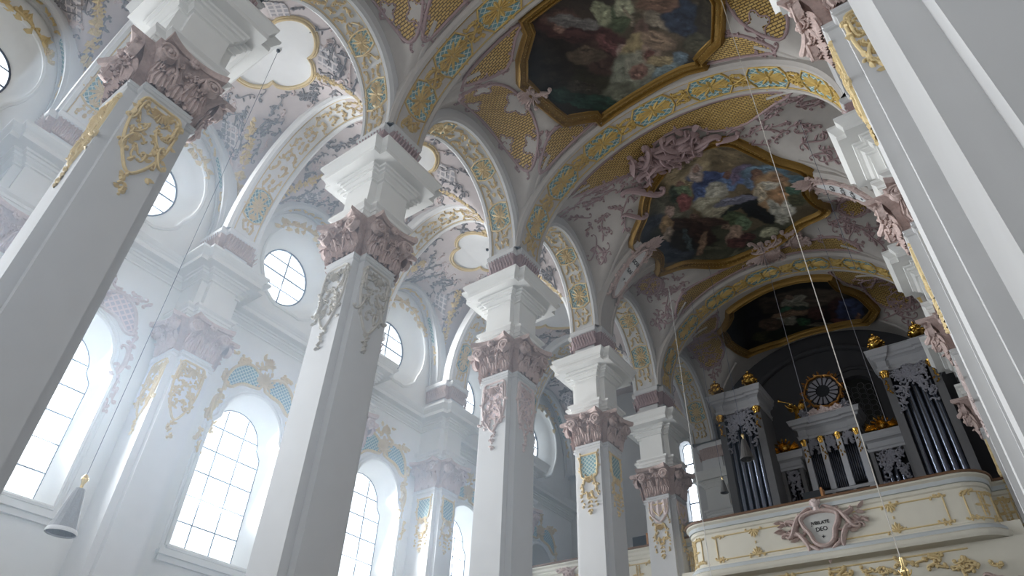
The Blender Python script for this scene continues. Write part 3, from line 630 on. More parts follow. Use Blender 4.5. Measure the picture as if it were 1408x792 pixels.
# aisle ribs
ARL = ['aisle rib at the top left corner', 'aisle rib with gilt flowers left of the broad pier', 'aisle rib behind the centre pier', 'aisle rib behind the teal-panelled pier', 'farthest aisle rib, almost hidden beyond the gallery pier']
for k in range(1, 6):
    y = YN[k]; t = thing('aisle_rib', ARL[k - 1], 'rib', (0, 0, 0), 'ribs across the aisle vault'); c = (-18.5 - 12.03) / 2; a = (18.5 - 12.03) / 2
    arch_band('arch_band', 'x', c, y, a, 4.4, .66, WHITE, t, n=48, depth=.5); soffit_deco(SOFF('x', c, y, a, 4.4), .66, t, 30 + k, [(.5, 1.5), (7.9, 8.9)])
# wall above the wall piers up to the vault
# brush strokes of the three paintings: centre, half axes, colour
B1=[(-6.0, 11.23, 1.61, 1.13, -0.83, 1.37, '3a2a1c'), (-3.73, 12.11, 1.63, 0.75, -0.62, 1.26, '5a4a30'), (-6.69, 10.47, 0.75, 0.65, -0.43, 0.67, '2e1d16'), (-6.76, 11.99, 1.24, 1.37, -0.38, 0.42, '33301c'), (-5.79, 10.88, 1.03, 1.18, -0.25, 0.27, '4c1c18'), (-6.1, 10.01, 0.5, 0.38, -0.18, 0.28, '5c3426'), (-6.21, 10.17, 0.16, 0.13, -0.13, 0.21, '8a5a40'), (-7.12, 11.14, 0.65, 0.57, -0.46, 0.69, '241c14'), (-5.58, 12.23, 0.6, 0.86, -0.47, 0.4, '4a2c20'), (-6.12, 11.67, 0.53, 0.38, -0.16, 0.26, '5a4630'), (-5.78, 10.4, 0.61, 0.64, -0.13, 0.15, '77706a'), (-4.55, 11.14, 0.35, 0.23, -0.24, 0.43, '4c5a34'), (-4.89, 10.67, 0.25, 0.07, -0.1, 0.49, '9a9c70'), (-4.2, 10.88, 0.27, 0.18, -0.15, 0.29, 'a0a078'), (-5.31, 11.76, 0.15, 0.57, -0.19, 0.07, '6a2c28'), (-4.2, 11.37, -0.01, 0.54, -0.07, 0.0, '8a7a5c'), (-4.27, 12.12, 0.19, 0.15, -0.44, 0.6, '6a4a38'), (-4.97, 12.31, 0.21, 0.14, -0.13, 0.24, 'a08070'), (-4.72, 12.46, 0.19, 0.32, -0.54, 0.43, 'a08848'), (-5.35, 13.22, 0.46, 0.32, -0.43, 0.79, '8a8c74'), (-5.96, 13.68, 0.69, 0.17, -0.11, 0.5, '6f7058'), (-4.77, 13.09, 0.42, 0.28, -0.27, 0.54, 'a09c82'), (-4.22, 12.84, 0.29, 0.16, -0.18, 0.35, '9a7a60'), (-4.32, 12.91, 0.15, 0.09, -0.09, 0.18, '6e3424'), (-4.92, 13.28, 0.07, 0.27, -0.34, 0.16, '94604a'), (-3.81, 12.53, 0.41, 0.49, -0.21, 0.22, '90704e'), (-3.97, 13.42, 0.45, 0.38, -0.15, 0.22, 'a08850'), (-3.48, 13.5, 0.21, 0.11, -0.13, 0.27, '6a8290'), (-3.36, 11.87, 0.4, 0.45, -0.24, 0.25, '8a7a60'), (-2.8, 12.01, 0.51, 0.26, -0.26, 0.56, '24354e'), (-2.76, 12.45, 0.29, 0.13, -0.17, 0.38, '1e2c44'), (-2.15, 12.45, 0.27, 0.13, -0.31, 0.71, '38301e'), (-2.72, 13.2, 0.41, 0.17, -0.16, 0.38, '504c34'), (-3.22, 11.33, 0.58, 0.34, -0.12, 0.24, '7a5030'), (-7.09, 13.01, 0.73, 1.01, -0.17, 0.18, '164030'), (-7.56, 12.28, 0.29, 0.47, -0.24, 0.17, '1c3a2c'), (-6.51, 13.6, 0.42, 0.61, -0.18, 0.17, '1a4434'), (-6.83, 12.6, 0.43, 0.55, -0.15, 0.15, '3c3428'), (-7.5, 11.72, 0.39, 0.33, -0.18, 0.27, '2c2418'), (-4.68, 14.04, 0.6, -0.07, -0.02, 0.37, '7e8070'), (-4.09, 13.68, 0.48, 0.03, -0.04, 0.19, '88a0a4')]
B2=[(-5.48, 19.6, 1.99, 1.15, -1.02, 2.26, '786238'), (-3.82, 18.55, 0.86, 0.66, -0.3, 0.54, '6e5a30'), (-5.53, 18.64, 0.97, -0.13, -0.03, 0.94, 'a8905c'), (-5.42, 18.07, 1.24, -0.18, -0.01, 0.5, '9c8450'), (-7.11, 20.21, 0.72, 0.67, -0.6, 1.17, '6a6650'), (-7.79, 20.49, 0.54, 0.65, -0.46, 0.89, '3e4450'), (-6.69, 22.28, 1.7, 1.73, -0.56, 1.09, '4a4a34'), (-7.67, 22.06, 0.6, 0.76, -0.31, 0.65, '3a4450'), (-4.62, 23.92, 1.85, -0.34, -0.08, 0.74, '54563e'), (-4.63, 19.45, 0.94, 0.66, -0.16, 0.32, '2e5a9a'), (-5.03, 19.45, 0.62, 0.02, -0.09, 0.57, '1c3e7c'), (-5.54, 19.95, 0.16, 0.26, -0.38, 0.45, '28508e'), (-4.37, 19.94, 0.26, 0.35, -0.18, 0.26, '3c6aa0'), (-4.9, 20.09, 0.44, 0.13, -0.14, 0.51, 'b4ae98'), (-5.44, 20.62, 0.6, 0.4, -0.17, 0.4, 'a8a080'), (-5.16, 21.1, 0.78, 0.01, -0.07, 0.52, '9c9270'), (-5.2, 18.76, 0.23, 0.17, -0.19, 0.42, 'b09a8c'), (-5.13, 18.52, 0.13, 0.06, -0.07, 0.16, '9c6e58'), (-5.95, 18.87, 0.14, 0.09, -0.1, 0.2, '8a5a44'), (-6.35, 19.2, 0.19, 0.16, -0.2, 0.42, '3c4a3c'), (-5.99, 19.3, 0.2, 0.36, -0.17, 0.18, '6c8458'), (-6.23, 19.86, 0.22, 0.18, -0.21, 0.47, '8a3430'), (-4.18, 19.47, 0.14, 0.08, -0.08, 0.19, '7a4a34'), (-3.89, 19.63, 0.11, 0.14, -0.32, 0.45, '7c6488'), (-3.53, 19.44, 0.39, 0.14, -0.1, 0.27, '6a5a7a'), (-2.9, 19.85, 0.83, 0.19, -0.14, 0.42, '50788e'), (-2.16, 20.43, 0.6, 0.15, -0.09, 0.26, '5a8a9c'), (-3.44, 20.21, 0.3, 0.11, -0.17, 0.48, '506e90'), (-3.2, 19.93, 0.2, 0.06, -0.13, 0.35, '7a4c30'), (-3.02, 21.01, 0.37, 0.7, -0.66, 0.87, 'c08a3a'), (-2.69, 21.58, 0.37, 0.44, -0.37, 0.66, 'b87c28'), (-3.03, 20.65, 0.47, -0.02, -0.06, 0.28, 'd2cab4'), (-3.44, 21.02, 0.23, 0.08, -0.18, 0.52, 'c9b48c'), (-2.53, 20.35, 0.34, 0.08, -0.07, 0.23, 'b07a3a'), (-3.25, 22.44, 0.24, -0.12, -0.01, 0.92, 'c8c4ae'), (-2.75, 22.29, 0.29, 0.09, -0.16, 0.57, 'd6d0bc'), (-3.2, 22.98, 0.26, 0.11, -0.09, 0.31, 'c0bca4'), (-4.18, 21.02, 0.15, 0.07, -0.07, 0.2, '5c4430'), (-4.03, 21.59, 0.35, -0.04, -0.1, 0.74, '141c20'), (-3.81, 22.33, 0.3, 0.72, -0.24, 0.31, '10181c'), (-4.64, 21.41, 0.66, -0.19, -0.01, 0.18, '1c2428'), (-4.89, 22.05, 0.42, 0.26, -0.17, 0.43, '56683c'), (-4.68, 22.52, 0.26, 0.15, -0.17, 0.48, '6c8a5c'), (-4.48, 20.99, 0.83, 0.17, -0.06, 0.23, '7a7a92'), (-5.14, 22.86, 0.14, 0.41, -0.25, 0.27, 'b08866'), (-5.55, 23.15, 0.09, 0.16, -0.26, 0.34, 'ac8468'), (-5.01, 23.43, 0.19, 0.29, -0.11, 0.14, 'b08a6a'), (-5.42, 23.58, 0.37, 0.25, -0.12, 0.3, '5e2622'), (-4.86, 23.53, 0.33, 0.16, -0.1, 0.25, '54241e'), (-5.35, 22.23, 0.15, 0.1, -0.09, 0.21, '8c6a4c'), (-6.24, 21.31, 1.01, 0.78, -0.13, 0.26, '4a2c1e'), (-6.69, 21.14, 0.63, 0.87, -0.2, 0.3, '3c2418'), (-6.94, 19.86, 0.15, 0.12, -0.15, 0.31, 'b08c78'), (-7.38, 20.46, 0.21, 0.22, -0.24, 0.48, 'a07832'), (-7.49, 20.97, 0.18, 0.21, -0.18, 0.35, 'b0987c'), (-7.04, 21.89, 0.63, 0.65, -0.27, 0.57, '2a2018'), (-6.41, 22.07, 0.24, 0.83, -0.34, 0.27, '3c2016'), (-6.65, 22.61, 0.07, 0.21, -0.44, 0.56, '8a6440'), (-7.04, 21.89, 0.11, 0.06, -0.16, 0.79, '4a5a5a'), (-3.93, 23.62, 0.41, 0.03, -0.06, 0.31, 'b6b488'), (-2.26, 21.19, 0.25, 0.05, -0.08, 0.29, '47765c'), (-2.31, 21.81, 0.3, 0.05, -0.12, 0.42, '5a5a34'), (-6.21, 20.85, 0.15, 0.13, -0.06, 0.14, '6a4834')]
B3=[(-4.71, 30.27, 3.35, 0.6, -1.01, 3.15, '1c1a18'), (-4.34, 29.12, 1.86, 0.37, -0.22, 0.84, '6a5844'), (-5.66, 28.77, 0.57, 0.48, -0.22, 0.61, '4a3a2e'), (-6.85, 29.38, 0.41, 0.38, -0.52, 1.28, '15121e'), (-4.67, 29.07, 0.6, -0.02, -0.07, 0.37, 'c0bca4'), (-4.59, 29.69, 0.43, 0.18, -0.13, 0.38, 'a4a088'), (-5.23, 29.67, 0.28, 0.14, -0.09, 0.26, '2c7a52'), (-4.46, 30.06, 0.49, 0.4, -0.12, 0.28, '3a5044'), (-5.42, 30.39, 0.38, 0.43, -0.19, 0.43, 'a8a48e'), (-4.79, 31.06, 0.28, 0.18, -0.11, 0.38, '206e3c'), (-5.01, 30.1, 0.95, 0.33, -0.07, 0.24, 'a0784e'), (-4.03, 30.57, 0.37, 0.13, -0.17, 0.58, '5c2c24'), (-3.08, 30.51, 0.36, 0.07, -0.25, 0.92, '502024'), (-2.58, 30.77, 0.57, 0.02, -0.24, 0.96, '1e3c7c'), (-2.56, 31.61, 0.36, -0.01, -0.16, 0.67, '22447e'), (-2.33, 31.26, 0.09, -0.01, -0.1, 0.44, 'b0704a'), (-3.07, 31.71, 0.5, 0.27, -0.09, 0.28, '8a3a3a'), (-4.1, 31.78, 0.75, 0.27, -0.08, 0.29, '8e8870'), (-6.22, 30.28, 0.48, 0.39, -0.17, 0.46, '6a4c34'), (-6.85, 30.92, 0.47, 0.46, -0.15, 0.38, '4c4a24'), (-5.51, 31.59, 1.3, 0.56, -0.13, 0.46, '203020'), (-4.74, 28.72, 0.14, 0.09, -0.08, 0.25, 'b08c70')]

# ---------------------------------------------------------------- nave vault stucco
def offpoly(P, d):
    n = len(P); cx = sum(p[0] for p in P) / n; cy = sum(p[1] for p in P) / n; return [(p[0] + (p[0] - cx) * d, p[1] + (p[1] - cy) * d) for p in P]
def field(P, parent, S=SN, mt=GOLDW, border=MAUVE, cell=.09, bw=.06, rg=None, knots=True):
    P = smoothpoly(P, True, 5); patch(S, P, .02, cell).build('stucco_field', mt, parent); M = MB(); ribbon(M, S, P, bw, .07, True)
    if rg:
        for i in range(0, len(P), 3):
            if rg.random() < .75: rocaille(M, S, rg, *P[i], rg.uniform(0, 6.28), rg.uniform(.35, .7), .035, .07, None, 4)
    M.build('stucco_border', border, parent)
def mirx(P): return [(2 * XC - x, y) for x, y in reversed(P)]
def miry(P, yc): return [(x, 2 * yc - y) for x, y in reversed(P)]
strip_small = lambda y: [(-8.35, y - 1.75), (-7.55, y - 1.15), (-7.25, y - .88), (-9.4, y - .86), (-9.25, y - 1.3)]      # before the rib at y
for k in (1, 2):                                                       # painted bays with gilt lunettes
    rg = random.Random(200 + k); y0, y1 = YN[k], YN[k+1]; yc = (y0 + y1) / 2; V_ = nave_v[k]; sc_ = (y1 - y0) / 6.53
    for f in (lambda P: P, mirx):
        field(f(strip_small(y1)), V_, rg=rg); field(f(miry(strip_small(y1), yc)), V_, rg=rg)
        P = [(-9.75, -2.0), (-8.95, -1.3), (-8.75, 0), (-8.95, 1.3), (-9.75, 2.0), (-10.25, 1.5), (-10.45, 0), (-10.25, -1.5)]; field(f([(x, yc + y * sc_) for x, y in P]), V_, rg=rg)
        for cx, cy, r in ((-9.0, 0, .42), (-10.2, 1.0, .26), (-10.2, -1.0, .26), (-9.35, 1.5, .3), (-9.35, -1.5, .3)):
            P = [(cx + r * (1 + .28 * cos(4 * a)) * cos(a), yc + (cy + r * (1 + .28 * cos(4 * a)) * sin(a)) * sc_) for a in [i * pi / 12 for i in range(24)]]
            patch(SN, f(P), .035, .06).build('white_quatrefoil', VAULT, V_)
            M = MB(); ribbon(M, SN, P if f(P) == P else f(P), .03, .06, True); M.build('stucco_border', MAUVE, V_)
    M = MB()
    for f in (1, -1):
        for g in (1, -1):                                               # groin mouldings
            pts = [(XC - f * (5.3 - 1.4 * t), yc + g * ((y1 - y0) / 2 - .45) * (1 - .25 * t)) for t in [i / 14 for i in range(15)]]; ribbon(M, SN, pts, .09, .05, taper=False)
    M.build('groin_moulding', VAULT, V_)
def scrolls(V_, rg, area, n, L, mt=MAUVE, S=SN, w=.032, h=.06, name='scroll_relief'):
    M = MB()
    x0, x1, y0, y1, ok = area; c = 0; tries = 0
    while c < n and tries < n * 30:
        tries += 1; x, y = rg.uniform(x0, x1), rg.uniform(y0, y1)
        if S is SN and inpoly(x, y, [(-9.0, 26.9), (-9.0, 32.6), (-1.0, 32.6), (-1.0, 29.8), (-2.2, 26.9)]): continue
        if not ok(x, y): continue
        a = math.atan2(y - (y0 + y1) / 2, x - XC) + rg.uniform(-.8, .8); rocaille(M, S, rg, x, y, a, rg.uniform(.6, 1.15) * L, w, h, None, 5); c += 1
    M.build(name, mt, V_); return M
for k in (3, 4, 5):                                                    # white lunettes with mauve scrollwork
    rg = random.Random(300 + k); y0, y1 = YN[k], YN[k+1]; yc = (y0 + y1) / 2; V_ = nave_v[k]; hh = (y1 - y0) / 2
    for sg in (-1, 1):
        ok = lambda x, y: 1.9 < abs(x - XC) < 5.15 and abs(y - yc) < hh * .2 + (abs(x - XC) - 1.9) / 3.3 * hh * .5 and not inpoly(x, y, F2P) if True else 0
        F2P = [(-8.9, 19.4), (-8.9, 23.1), (-6.4, 24.7), (-3.9, 24.7), (-1.2, 23.3), (-1.2, 19.8), (-4, 17.3), (-6, 17.3)]
        xs = (XC - 5.15, XC - 1.9) if sg < 0 else (XC + 1.9, XC + 5.15); scrolls(V_, rg, (*xs, y0 + .4, y1 - .4, ok), 30, 1.25, w=.035)
        M = MB()
        for g in (1, -1):
            pts = [(XC + sg * (5.25 - 1.7 * t), yc + g * (hh - .45) * (1 - .3 * t)) for t in [i / 14 for i in range(15)]]; ribbon(M, SN, pts, .06, .08, taper=False)
        M.build('groin_moulding', VAULT, V_)
        if k >= 4:
            P = [(-9.6, -.7), (-9.1, 0), (-9.5, .6), (-10.1, .5), (-10.25, -.2)] if k == 4 else [(-9.9, -1.6), (-8.7, -1.0), (-8.9, 1.0), (-10.1, 1.4), (-10.35, 0)]
            P = [(x, yc + y) for x, y in P]; field(P if sg < 0 else mirx(P), V_, rg=rg)
big = lambda y, s: [(-9.3, y + s * .95), (-8.0, y + s * .82), (XC, y + s * .8), (-2.2, y + s * .82), (-.9, y + s * .95), (-1.4, y + s * 1.5), (-2.6, y + s * 2.3), (-3.8, y + s * 2.15), (-4.5, y + s * 1.5), (-5.8, y + s * 1.5), (-6.4, y + s * 2.2), (-7.5, y + s * 2.1)]
rg = random.Random(77); field(big(YN[3], 1), nave_v[3], rg=rg)
bg2 = [(-9.3, 25.2), (-8.3, 25.35), (XC, 25.35), (-1.9, 25.35), (-.9, 25.2), (-1.7, 24.5), (-3.2, 24.75), (XC, 24.9), (-7.0, 24.75), (-8.5, 24.5)]
field(bg2, nave_v[4], rg=rg)
for P in ([(-9.3, 27.1), (-8.6, 27.0), (-8.0, 27.3), (-8.5, 28.2), (-9.2, 28.4)], [(-.9, 27.1), (-2.4, 27.0), (-2.2, 28.0), (-1.5, 29.2), (-1.0, 28.9)]): field(P, nave_v[5], rg=rg)

# ---------------------------------------------------------------- ceiling paintings
def lin(h): return [((int(h[i:i+2], 16) / 255 + .055) / 1.055) ** 2.4 if int(h[i:i+2], 16) > 10 else int(h[i:i+2], 16) / 255 / 12.92 for i in (0, 2, 4)]
def painting(label, P, blobs, base, smooth, gain, seed, group='painted ceiling panels', fw=.13, beads=True):
    t = thing('ceiling_painting', label, 'painting', (0, 0, 0), group); PP = smoothpoly(P, True, 6) if smooth else linepoly(P, True, .2)
    M = patch(SN, PP, .03, .055); rg = random.Random(seed); cols = []; bc = lin(base); B = []
    for (x, y, ax, ay, bx, by, c) in blobs:
        d = ax * by - ay * bx
        if abs(d) > 1e-4: B.append((x, y, ax, ay, bx, by, d, lin(c)))
        if abs(d) > .015:                                               # folds and lights within each painted shape
            for i in range(5):
                th = rg.uniform(-.5, .5); k_ = rg.uniform(-.7, .7); l_ = rg.uniform(.3, .7); f_ = rg.choice((.55, .7, 1.35, 1.6)); px, py = x + k_ * bx + .25 * rg.uniform(-1, 1) * ax, y + k_ * by + .25 * rg.uniform(-1, 1) * ay
                a1, a2 = (ax * cos(th) + bx * sin(th)) * l_, (ay * cos(th) + by * sin(th)) * l_; b1, b2 = bx * .13, by * .13; d2 = a1 * b2 - a2 * b1
                if abs(d2) > 1e-4: B.append((px, py, a1, a2, b1, b2, d2, [min(1, v_ * f_) for v_ in lin(c)]))
    ph = [rg.uniform(0, 6) for _ in range(6)]
    for (u, v) in M.uv:
        uu = u + .035 * sin(v * 9 + ph[0]) + .02 * sin(v * 21 + u * 7 + ph[1]); vv = v + .035 * sin(u * 8 + ph[2]) + .02 * sin(u * 23 - v * 6 + ph[3]); c = list(bc)
        for (x, y, ax, ay, bx, by, d, cc) in B:
            dx, dy = uu - x, vv - y; p = (dx * by - dy * bx) / d; q = (ax * dy - ay * dx) / d; r = p * p + q * q
            if r < 1.25:
                al = 1 if r < .85 else (1.25 - r) / .4; sh = 1 + .20 * sin(6 * p + 2.5 * q * q + x * 5) + .14 * sin(11 * q + 3 * p + y * 3) - .12 * r
                c = [c[i] * (1 - al) + cc[i] * sh * al for i in (0, 1, 2)]
        cols.append([min(.9, q * gain) for q in c] + [1])
    M.build('painted_surface', FRESCO, t, col=cols)
    F = MB(); Q = PP
    ribbon(F, SN, Q, .25, .12, True, False); ribbon(F, SN, offpoly(Q, .045), .08, .26, True, False); ribbon(F, SN, offpoly(Q, -.045), .06, .2, True, False); fo_ = F.build('gilt_frame', FRAMEG, t)
    F = MB(); L = offpoly(Q, .02)
    for i in range(0, len(L)):
        a, b = L[i], L[(i + 1) % len(L)]; n = max(1, int(math.dist(a, b) / .14)); an = math.atan2(b[1] - a[1], b[0] - a[0])
        for j in range(n): leaf(F, lambda u, v: (lambda q: (q[0] + q[1] * .1, q[1]))(SN(u, v)), a[0] + (b[0] - a[0]) * j / n, a[1] + (b[1] - a[1]) * j / n, an + .9, .15, .04, .06)
    F.build('leaf_moulding', GOLDP, fo_)
    if beads:
        F = MB(); L = offpoly(Q, -.012)
        for i in range(0, len(L)):
            a, b = L[i], L[(i + 1) % len(L)]; n = max(1, int(math.dist(a, b) / .11))
            for j in range(n): knob(F, SN, a[0] + (b[0] - a[0]) * j / n, a[1] + (b[1] - a[1]) * j / n, .03, .15)
        F.build('bead_row', GOLDP, fo_)
    return t
FR1 = [(-7.03, 9.3), (-7.13, 9.75), (-7.84, 10.3), (-8.31, 11.0), (-8.25, 12.06), (-7.93, 13.2), (-7.03, 13.84), (-6.99, 14.14), (-5.21, 14.1), (-3.53, 13.98), (-2.9, 14.05), (-2.93, 13.76), (-2.11, 13.26), (-1.6, 12.15), (-1.6, 11.0), (-2.1, 10.0), (-2.93, 9.6), (-2.9, 9.3), (-5.2, 9.3)]
FR2 = [(-4.2, 17.58), (-5.44, 17.5), (-7.07, 18.3), (-7.9, 19.2), (-8.76, 20.0), (-8.33, 21.5), (-8.8, 22.6), (-7.85, 23.1), (-6.44, 24.3), (-5.2, 24.5), (-3.95, 24.28), (-2.57, 23.5), (-1.5, 23.0), (-1.75, 21.3), (-1.36, 20.1), (-2.3, 19.3), (-3.0, 18.4), (-3.5, 17.8)]
FR3 = [(-7.44, 27.6), (-7.6, 28.0), (-8.4, 28.8), (-8.45, 30.0), (-8.0, 31.3), (-6.4, 32.0), (-3.8, 32.0), (-2.1, 31.6), (-1.5, 30.66), (-1.8, 29.8), (-2.5, 28.6), (-2.6, 27.6), (-3.9, 27.4), (-5.35, 27.4)]
painting('angular gilt-framed dark ceiling painting cut by the top edge, red-robed figures', FR1, B1, '30281c', False, .72, 1)
painting('curving gilt-framed ceiling painting with a blue-mantled figure on clouds and a bishop in gold', FR2, B2, '6a5a38', True, .78, 2)
painting('dark ceiling painting above the organ, blue and green robed figures', FR3, B3, '26221e', False, .5, 3)

# stucco pieces standing on frames and ribs
def cartouche(name, label, S, x, y, a, s_, text, seed, cat='cartouche'):
    t = thing(name, label, cat); rg = random.Random(seed); M = MB(); ca, sa = cos(a), sin(a); G = lambda u, v: S(x + u * ca - v * sa, y + u * sa + v * ca)
    for i in range(9):
        for q in (-1, 1): rocaille(M, G, rg, (i - 4) * .22 * s_, q * .42 * s_, rg.uniform(-.7, .7), .55 * s_, .06 * s_, .12 * s_, None, 3)
    P = [(1.0 * s_ * cos(b) * .95, .36 * s_ * sin(b)) for b in [i * pi / 10 for i in range(20)]]; ribbon(M, G, P, .07 * s_, .14 * s_, True)
    shell(M, G, 1.0 * s_, 0, 0, .6 * s_, .2 * s_, 7)
    M.build('stucco_scrolls', PINK, t); sh_ = patch(G, [(p[0] * .97, p[1] * .97) for p in P], .06, .04).build('shield', WHITE, t)
    for i, tx in enumerate(text):
        fc = bpy.data.curves.new('lettering', 'FONT'); fc.body = tx; fc.size = .3 * s_; fc.align_x = 'CENTER'; fc.align_y = 'CENTER'; fc.extrude = .004
        o = bpy.data.objects.new('lettering', text_mesh(fc, t)); C.objects.link(o); o.parent = sh_; p, nn = G((.42 - i * .32) * s_, 0); e1 = (G((.42 - i * .32) * s_, -.1)[0] - G((.42 - i * .32) * s_, .1)[0]).normalized()
        e1 = -e1 if False else e1; up = nn.cross(e1).normalized(); mm = Matrix((e1, up, nn)).transposed().to_4x4(); mm.translation = p + nn * .09; o.matrix_world = mm
    return t
SR = SOFF('x', XC, YN[4], 5.5, 4.42, .0)
SRl = lambda u, v: SR(u, v)
cartouche('stucco_cartouche', 'pink stucco cartouche with lettered white shield, left foot of the painting with the bishop', SRl, 1.95, 0, 0, .85, ['ROS', 'IVS', '+'], 5)
SRr = lambda u, v: SR(3 * pi - u, -v)
cartouche('stucco_cartouche', 'pink stucco cartouche with lettered white shield, right side of the painting with the bishop', SRr, 1.7, 0, 0, .85, ['CR', 'VOS', 'MOR', '+'], 6)
def shellthing(label, x, y, a, r, n=9, extra=6):
    t = thing('stucco_shell', label, 'ornament'); M = MB(); rg = random.Random(int(x * 100)); S = lambda u, v: (lambda q: (q[0] + q[1] * .1, q[1]))(SN(u, v))
    shell(M, S, x, y, a, r, .22, n)
    for i in range(extra): rocaille(M, S, rg, x + rg.uniform(-.7, .7) * r, y + rg.uniform(-.7, .7) * r, rg.uniform(0, 6.28), r * 1.3, .06, .14, None, 3)
    M.build('stucco_leaves', PINK, t)
shellthing('pink shell ornament at the left tip of the angular painting', -8.3, 11.6, pi * .95, .6)
shellthing('pink palmette under the far edge of the painting with the bishop', -4.6, 24.6, pi / 2, 1.0, 13, 8)
shellthing('pink rocaille leaves spreading right of the far palmette', -3.3, 24.3, .4, .7, 9, 4)
t = thing('stucco_cartouche', 'large swirling mauve rocaille on the upper left frame of the painting with the bishop', 'cartouche'); M = MB(); rg = random.Random(4)
Sx = lambda u, v: (lambda q: (q[0] + q[1] * .12, q[1]))(SN(u, v))
for (x, y, a, L, w_) in ((-6.2, 17.5, .3, 2.6, .17), (-5.2, 17.1, -.2, 2.4, .16), (-7.3, 18.2, .9, 2.4, .14), (-4.3, 17.3, -.2, 1.9, .13), (-5.7, 16.7, .1, 1.7, .12), (-8.1, 18.9, .9, 1.4, .1), (-5.0, 17.7, .1, 1.4, .1), (-6.6, 17.0, .7, 1.6, .1), (-3.4, 17.6, .1, 1.3, .08)):
    ribbon(M, Sx, scroll(x, y, a, L, rg.choice((-1, 1)), 'S', 4.4, 26), w_, .22)
for i in range(34): ribbon(M, Sx, scroll(-5.75 + rg.gauss(0, .55), 17.15 + rg.gauss(0, .3), rg.uniform(0, 6.28), rg.uniform(.9, 1.7), rg.choice((-1, 1)), rg.choice('SC'), 4.4, 20), rg.uniform(.06, .12), rg.uniform(.2, .4))
for i in range(50): leaf(M, Sx, rg.uniform(-7.0, -4.4), rg.uniform(16.5, 17.7), rg.uniform(0, 6.28), .45, .11, .22)
M.build('stucco_scrolls', MAUVE, t)

# ---------------------------------------------------------------- aisle vault stucco
def quatre(cx, cy, rx, ry, n=64, lob=.2):
    P = []
    for i in range(n):
        a = 2 * pi * i / n; r = .80 + .24 * abs(cos(2 * a)) ** .6 if True else 1; P.append((cx + rx * r * cos(a), cy + ry * r * sin(a)))
    return P
AMED = ['large white quatrefoil with gilt rim between the nearest pier and the broad pier', 'white quatrefoil peeping out right of the broad pier cornice', 'white oval-lobed panel with gilt rim left of the centre pier', 'white gilt-rimmed panel between centre pier and teal-panelled pier', 'white panel half hidden by the teal-panelled pier']
for k in range(6):
    rg = random.Random(400 + k); y0, y1 = YN[k], YN[k+1]; yc = (y0 + y1) / 2; V_ = aisle_v[k]; hh = (y1 - y0) / 2; cx = -15.0; P = quatre(cx, yc, 1.85, 1.4)
    if 1 <= k <= 4 or k == 0:
        t = thing('ceiling_medallion', AMED[k - 1] if k else 'white quatrefoil over the nearest aisle bay, above the frame', 'medallion', (0, 0, 0), 'white quatrefoils of the aisle vault'); patch(SA, P, .02, .05).build('plaster_panel', WHITE, t); M = MB(); ribbon(M, SA, P, .07, .1, True); ribbon(M, SA, offpoly(P, .06), .035, .06, True); M.build('gilt_rim', OCHRE, t)
    ok = lambda x, y: ((x - cx) / 2.1) ** 2 + ((y - yc) / 1.65) ** 2 > 1 and abs(y - yc) < hh - .7
    scrolls(V_, rg, (XWALL + .5, -12.4, y0 + .6, y1 - .6, ok), 95, .95, GREYS, SA, .028, .06); scrolls(V_, rg, (XWALL + .5, -12.4, y0 + .6, y1 - .6, ok), 30, .8, PINKL, SA, .03, .05)
    for sx, sy in ((1, 1), (1, -1), (-1, 1), (-1, -1)):
        P = [(XA + sx * 2.2, yc + sy * 1.05), (XA + sx * 2.75, yc + sy * .6), (XA + sx * 3.2, yc + sy * 1.1), (XA + sx * 2.9, yc + sy * 1.7)]; patch(SA, P, .03, .07).build('lattice_field', GLAT, V_)
        M = MB(); pts = [(XA + sx * (AA - .25 - (AA - 1.9) * t_), yc + sy * (hh - .4) * (1 - .5 * t_)) for t_ in [i / 16 for i in range(17)]]
        for p in pts[:-1]:
            for q in range(4): leaf(M, SA, *p, rg.uniform(0, 6.28), .22, .06, .09)
            knob(M, SA, p[0] + .08, p[1], .06, .1)
        M.build('gilt_garland', OCHRE, V_)
